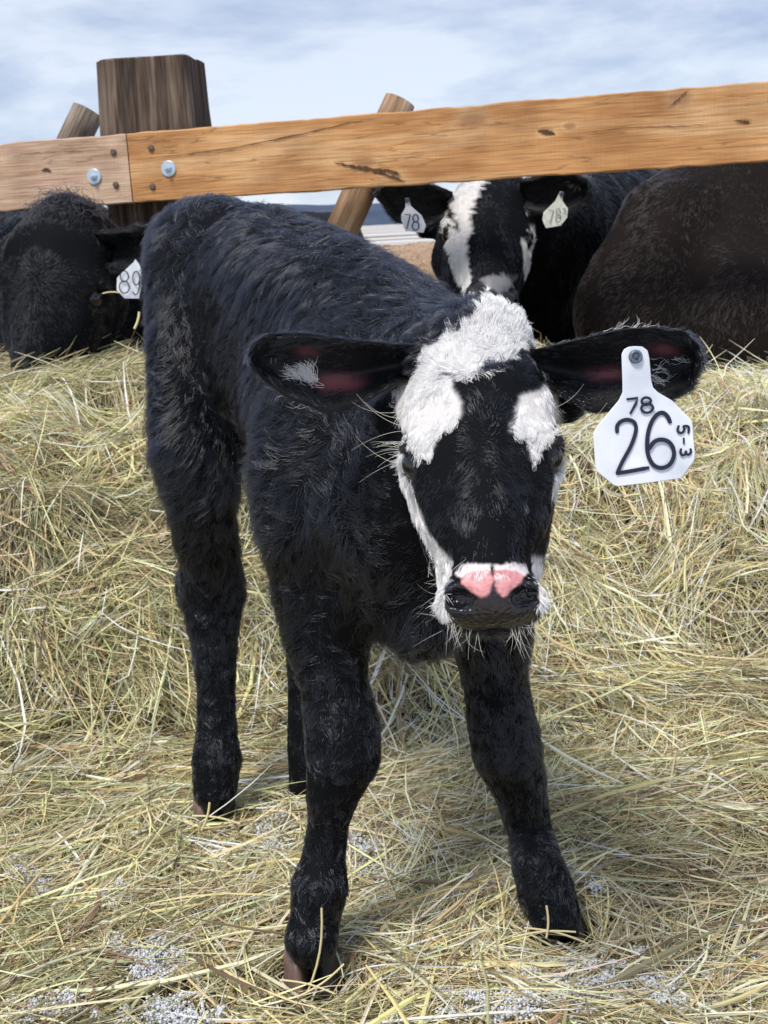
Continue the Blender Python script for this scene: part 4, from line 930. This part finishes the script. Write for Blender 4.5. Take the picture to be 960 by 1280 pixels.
def hay(name, n, ylo, yhi, label, seed, Lm, W, off=.030, tilt=.10, side=1., flow=.7, K=5, pale=0., jit=.75):
    r = np.random.default_rng(seed)
    y = ylo+(yhi-ylo)*r.random(n); half = (.42*y+.18)*side; x = (r.random(n)*2-1)*half
    bank = sstep(1.75, 2.0, y)
    th = 3.0*n2(x, y, 1.7, seed+1, 2)+1.8*n2(x, y, 6, seed+2, 2)
    ang = th*flow+r.normal(size=n)*jit
    swap = r.random(n) < .25; ang[swap] = r.random(swap.sum())*6.28
    L = Lm*np.exp(.45*r.normal(size=n)).clip(.25, 1.8); bend = r.normal(size=n)*.5; tl = np.abs(r.normal(size=n))*tilt
    stick = r.random(n) < .012; tl[stick] += .45*r.random(stick.sum()); 
    base = off*r.random(n)**1.3+.010*np.maximum(0, n2(x, y, 11, 55, 2))
    kink = r.random(n) < .25; ka = r.normal(size=n)*.9; kp = .3+.4*r.random(n)
    pts = np.zeros((n, K, 3)); px_, py_ = x.copy(), y.copy(); ph = ang.copy(); s_ = L/(K-1)
    e = .02; dzx = (hayH(x+e, y)-hayH(x-e, y))/(2*e); dzy = (hayH(x, y+e)-hayH(x, y-e))/(2*e); sl = np.sqrt(1+dzy**2)
    for j in range(K):
        t_ = j/(K-1); pts[:, j, 0] = px_; pts[:, j, 1] = py_
        pts[:, j, 2] = hayH(px_, py_)+base+tl*L*t_+.10*L*np.sin(t_*3.14)*r.random(n)*.5
        a = ph+bend*t_+np.where(kink & (t_ > kp), ka, 0)
        g = 1/np.sqrt(1+(dzx*np.cos(a)+dzy*np.sin(a))**2)
        px_ = px_+np.cos(a)*s_*g; py_ = py_+np.sin(a)*s_*g
    mid = pts[:, K//2]
    # smooth the surface following so stalks stay stiff
    for _ in range(3): pts[:, 1:-1, 2] = .5*pts[:, 1:-1, 2]+.25*(pts[:, :-2, 2]+pts[:, 2:, 2])
    hole = n2(x, y, 7.5, 131, 2); keep = ~((hole < -.15) & (r.random(n) < .72)); pts[:, :, 2] -= (.022*sstep(.0, -.35, hole))[:, None]
    for key, rr in legs_px:
        f = foot[key]; d = np.sqrt((pts[:, :, 0]-f[0])**2+(pts[:, :, 1]-f[1])**2).min(1); keep &= ~((d < rr))
    keep &= (np.abs(pts[:, :, 2]-pts[:, :1, 2]).max(1) < .9*L+.01)
    pts = pts[keep]; n = len(pts); x, y = pts[:, 0, 0], pts[:, 0, 1]
    tan = unit(np.gradient(pts, axis=1)); rnd = r.normal(size=(n, 1, 3)); rnd[:, :, 2] += .4
    sd = unit(np.cross(tan, rnd)); un = unit(np.cross(sd, tan))
    w = (W*np.exp(.4*r.normal(size=n)).clip(.4, 2.4))[:, None, None]*np.interp(np.linspace(0, 1, K), [0, .25, .5, .75, 1], [.6, 1, 1, .85, .3])[None, :, None]
    Vv = np.stack([pts-sd*w*.5, pts+un*w*.28, pts+sd*w*.5], 2).reshape(-1, 3)          # V-shaped blade, 3 verts per ring
    b0 = (np.arange(n)*K*3)[:, None, None]; kk = (np.arange(K-1)*3)[None, :, None]
    q = np.concatenate([b0+kk+np.array([0, 1, 4, 3])[None, None], b0+kk+np.array([1, 2, 5, 4])[None, None]], 1).reshape(-1, 4)
    # colour of each stalk; shade at the bank's foot and in its pockets painted in
    bank = sstep(1.75, 2.0, y)
    c_straw, c_pale, c_green, c_brown = np.array([.69, .58, .305]), np.array([.85, .77, .54]), np.array([.44, .44, .235]), np.array([.27, .185, .11])
    g = n2(x, y, 2.2, 91, 2); u = r.random(n)+.25*g
    col = np.where((u < .25)[:, None], c_green, np.where((u < .68)[:, None], c_straw, c_pale))
    br = r.random(n) < .10+.20*sstep(.25, .6, n2(x, y, 4, 93, 2)); col[br] = c_brown
    col = col*(1+.5*pale)*np.exp(.32*r.normal(size=(n, 1))+((.30+.30*bank)*n2(x, y, 3.5, 97, 2)-.10*bank*sstep(2.15, 1.9, y))[:, None])*np.exp(.05*r.normal(size=(n, 3)))
    col = np.repeat(col.clip(0, .85), K*3, 0)
    m = mesh(name, Vv, q, False); attr(m, 'coat', 'FLOAT_COLOR', 'POINT', np.concatenate([col, np.ones((len(col), 1))], 1))
    return tag(link(name, m, M_hay), label, 'hay', None, 'stuff')
hay('loose_hay', 72000, .70, 1.95, 'loose hay scattered over the ground around the calf', 101, .080, .0015)
hay('hay_bank', 88000, 1.75, 3.3, 'bank of hay heaped below the fence behind the calf', 202, .095, .0018, off=.065, tilt=.18, flow=1.1, jit=.55)
hay('loose_hay', 5000, .70, 2.0, 'longer pale stalks lying on top of the loose hay', 303, .17, .0030, off=.028, tilt=.05, pale=.25)
hay('hay_bank', 6000, 1.8, 2.75, 'longer pale stalks lying on top of the hay bank', 404, .18, .0030, off=.05, tilt=.12, pale=.2)

def loose_straws():
    L_ = [((402, 1135), (384, 1242), yfr-.045), ((430, 1205), (372, 1246), yfr-.05), ((683, 1132), (683, 1172), yfl-.05), ((640, 1172), (720, 1165), yfl-.05), ((655, 1160), (735, 1180), yfl-.04), ((350, 1225), (420, 1243), yfr-.05),
          ((240, 1020), (300, 1030), yrr-.05), ((262, 1003), (252, 1038), yrr-.05), ((128, 367), (150, 366), 2.955), ((174, 390), (168, 411), 1.9), ((780, 622), (800, 618), 1.7)]
    V = []; Fq = []
    for a, b_, Y in L_:
        p0 = P(*a, Y)[0]; p1 = P(*b_, Y-.01)[0]; n = 6; d = unit(p1-p0); sd = unit(np.cross(d, [0, 1, 0])); u = np.cross(sd, d); w = .0011*(Y if Y < 2 else 1.6); b0 = len(V)
        for j in range(n+1):
            t_ = j/n; c = p0+(p1-p0)*t_+sd*.06*np.linalg.norm(p1-p0)*math.sin(3.14*t_)
            for k in range(4): V.append(c+(sd*math.cos(k*1.571)+u*math.sin(k*1.571))*w)
        Fq += [[b0+j*4+k, b0+j*4+(k+1) % 4, b0+j*4+4+(k+1) % 4, b0+j*4+4+k] for j in range(n) for k in range(4)]
    m = mesh('loose_hay', V, Fq); attr(m, 'coat', 'FLOAT_COLOR', 'POINT', np.tile(np.array([.74, .64, .36, 1]), (len(V), 1)))
    tag(link('loose_hay', m, M_hay), 'single stalks caught against the hooves and coats', 'hay', None, 'stuff')
loose_straws()

hay('loose_hay', 18000, .70, 2.0, 'broken leaves and chaff sifted among the loose hay', 505, .026, .0022, off=.022, tilt=.12, K=3, jit=2.)
hay('hay_bank', 16000, 1.8, 3.0, 'broken leaves and chaff sifted into the hay bank', 606, .030, .0026, off=.045, tilt=.2, K=3, jit=2.)

# crusts of old snow and ice between the stalks
M_snow, t, b = material('granular_snow', (.64, .65, .67), .8, .2)
b.inputs['Subsurface Weight'].default_value = .0
def snow():
    ico = [(0, 0, 1), (.9, 0, .35), (.28, .85, .35), (-.72, .52, .35), (-.72, -.52, .35), (.28, -.85, .35), (.72, .52, -.4), (-.28, .85, -.4), (-.9, 0, -.4), (-.28, -.85, -.4), (.72, -.52, -.4), (0, 0, -1)]
    fc = [(0, 1, 2), (0, 2, 3), (0, 3, 4), (0, 4, 5), (0, 5, 1), (1, 6, 2), (2, 7, 3), (3, 8, 4), (4, 9, 5), (5, 10, 1), (6, 7, 2), (7, 8, 3), (8, 9, 4), (9, 10, 5), (10, 6, 1), (11, 7, 6), (11, 8, 7), (11, 9, 8), (11, 10, 9), (11, 6, 10)]
    r = np.random.default_rng(5); ico = np.array(ico); fc = np.array(fc); VV = []; FF = []; nb = 0
    for (px, py, sx, sy, cnt) in ((455, 1078, 34, 16, 700), (190, 1200, 22, 14, 420), (125, 1128, 26, 9, 260), (205, 1275, 40, 12, 500), (720, 1100, 22, 14, 240), (750, 1222, 40, 16, 600), (860, 1245, 34, 14, 400), (620, 1268, 36, 10, 350), (350, 1060, 16, 10, 180), (40, 1100, 14, 8, 120), (60, 1276, 26, 8, 200), (720, 1245, 14, 8, 200), (930, 1210, 18, 14, 150)):
        for _c in range(max(5, int(cnt/12))):
            cg = G(px+sx*r.normal(), py+sy*r.normal(), .03); cr = .003+.007*r.random()**1.5; z0 = float(hayH(cg[:1], cg[1:2])[0])+.016+.019*r.random()
            for _ in range(int(14+110*(cr/.01)**1.6)):
                o_ = r.normal(size=3)*cr*np.array([1, 1, .35]); s_ = .0005+.0015*r.random()**2
                VV.append(ico*s_*(.55+.9*r.random((12, 3)))+np.array([cg[0], cg[1], z0])+o_); FF.append(fc+nb); nb += 12
    tag(link('snow', mesh('snow', np.concatenate(VV), np.concatenate(FF), False), M_snow), 'crumbled crusts of old snow between the stalks', 'snow', None, 'stuff')
snow()
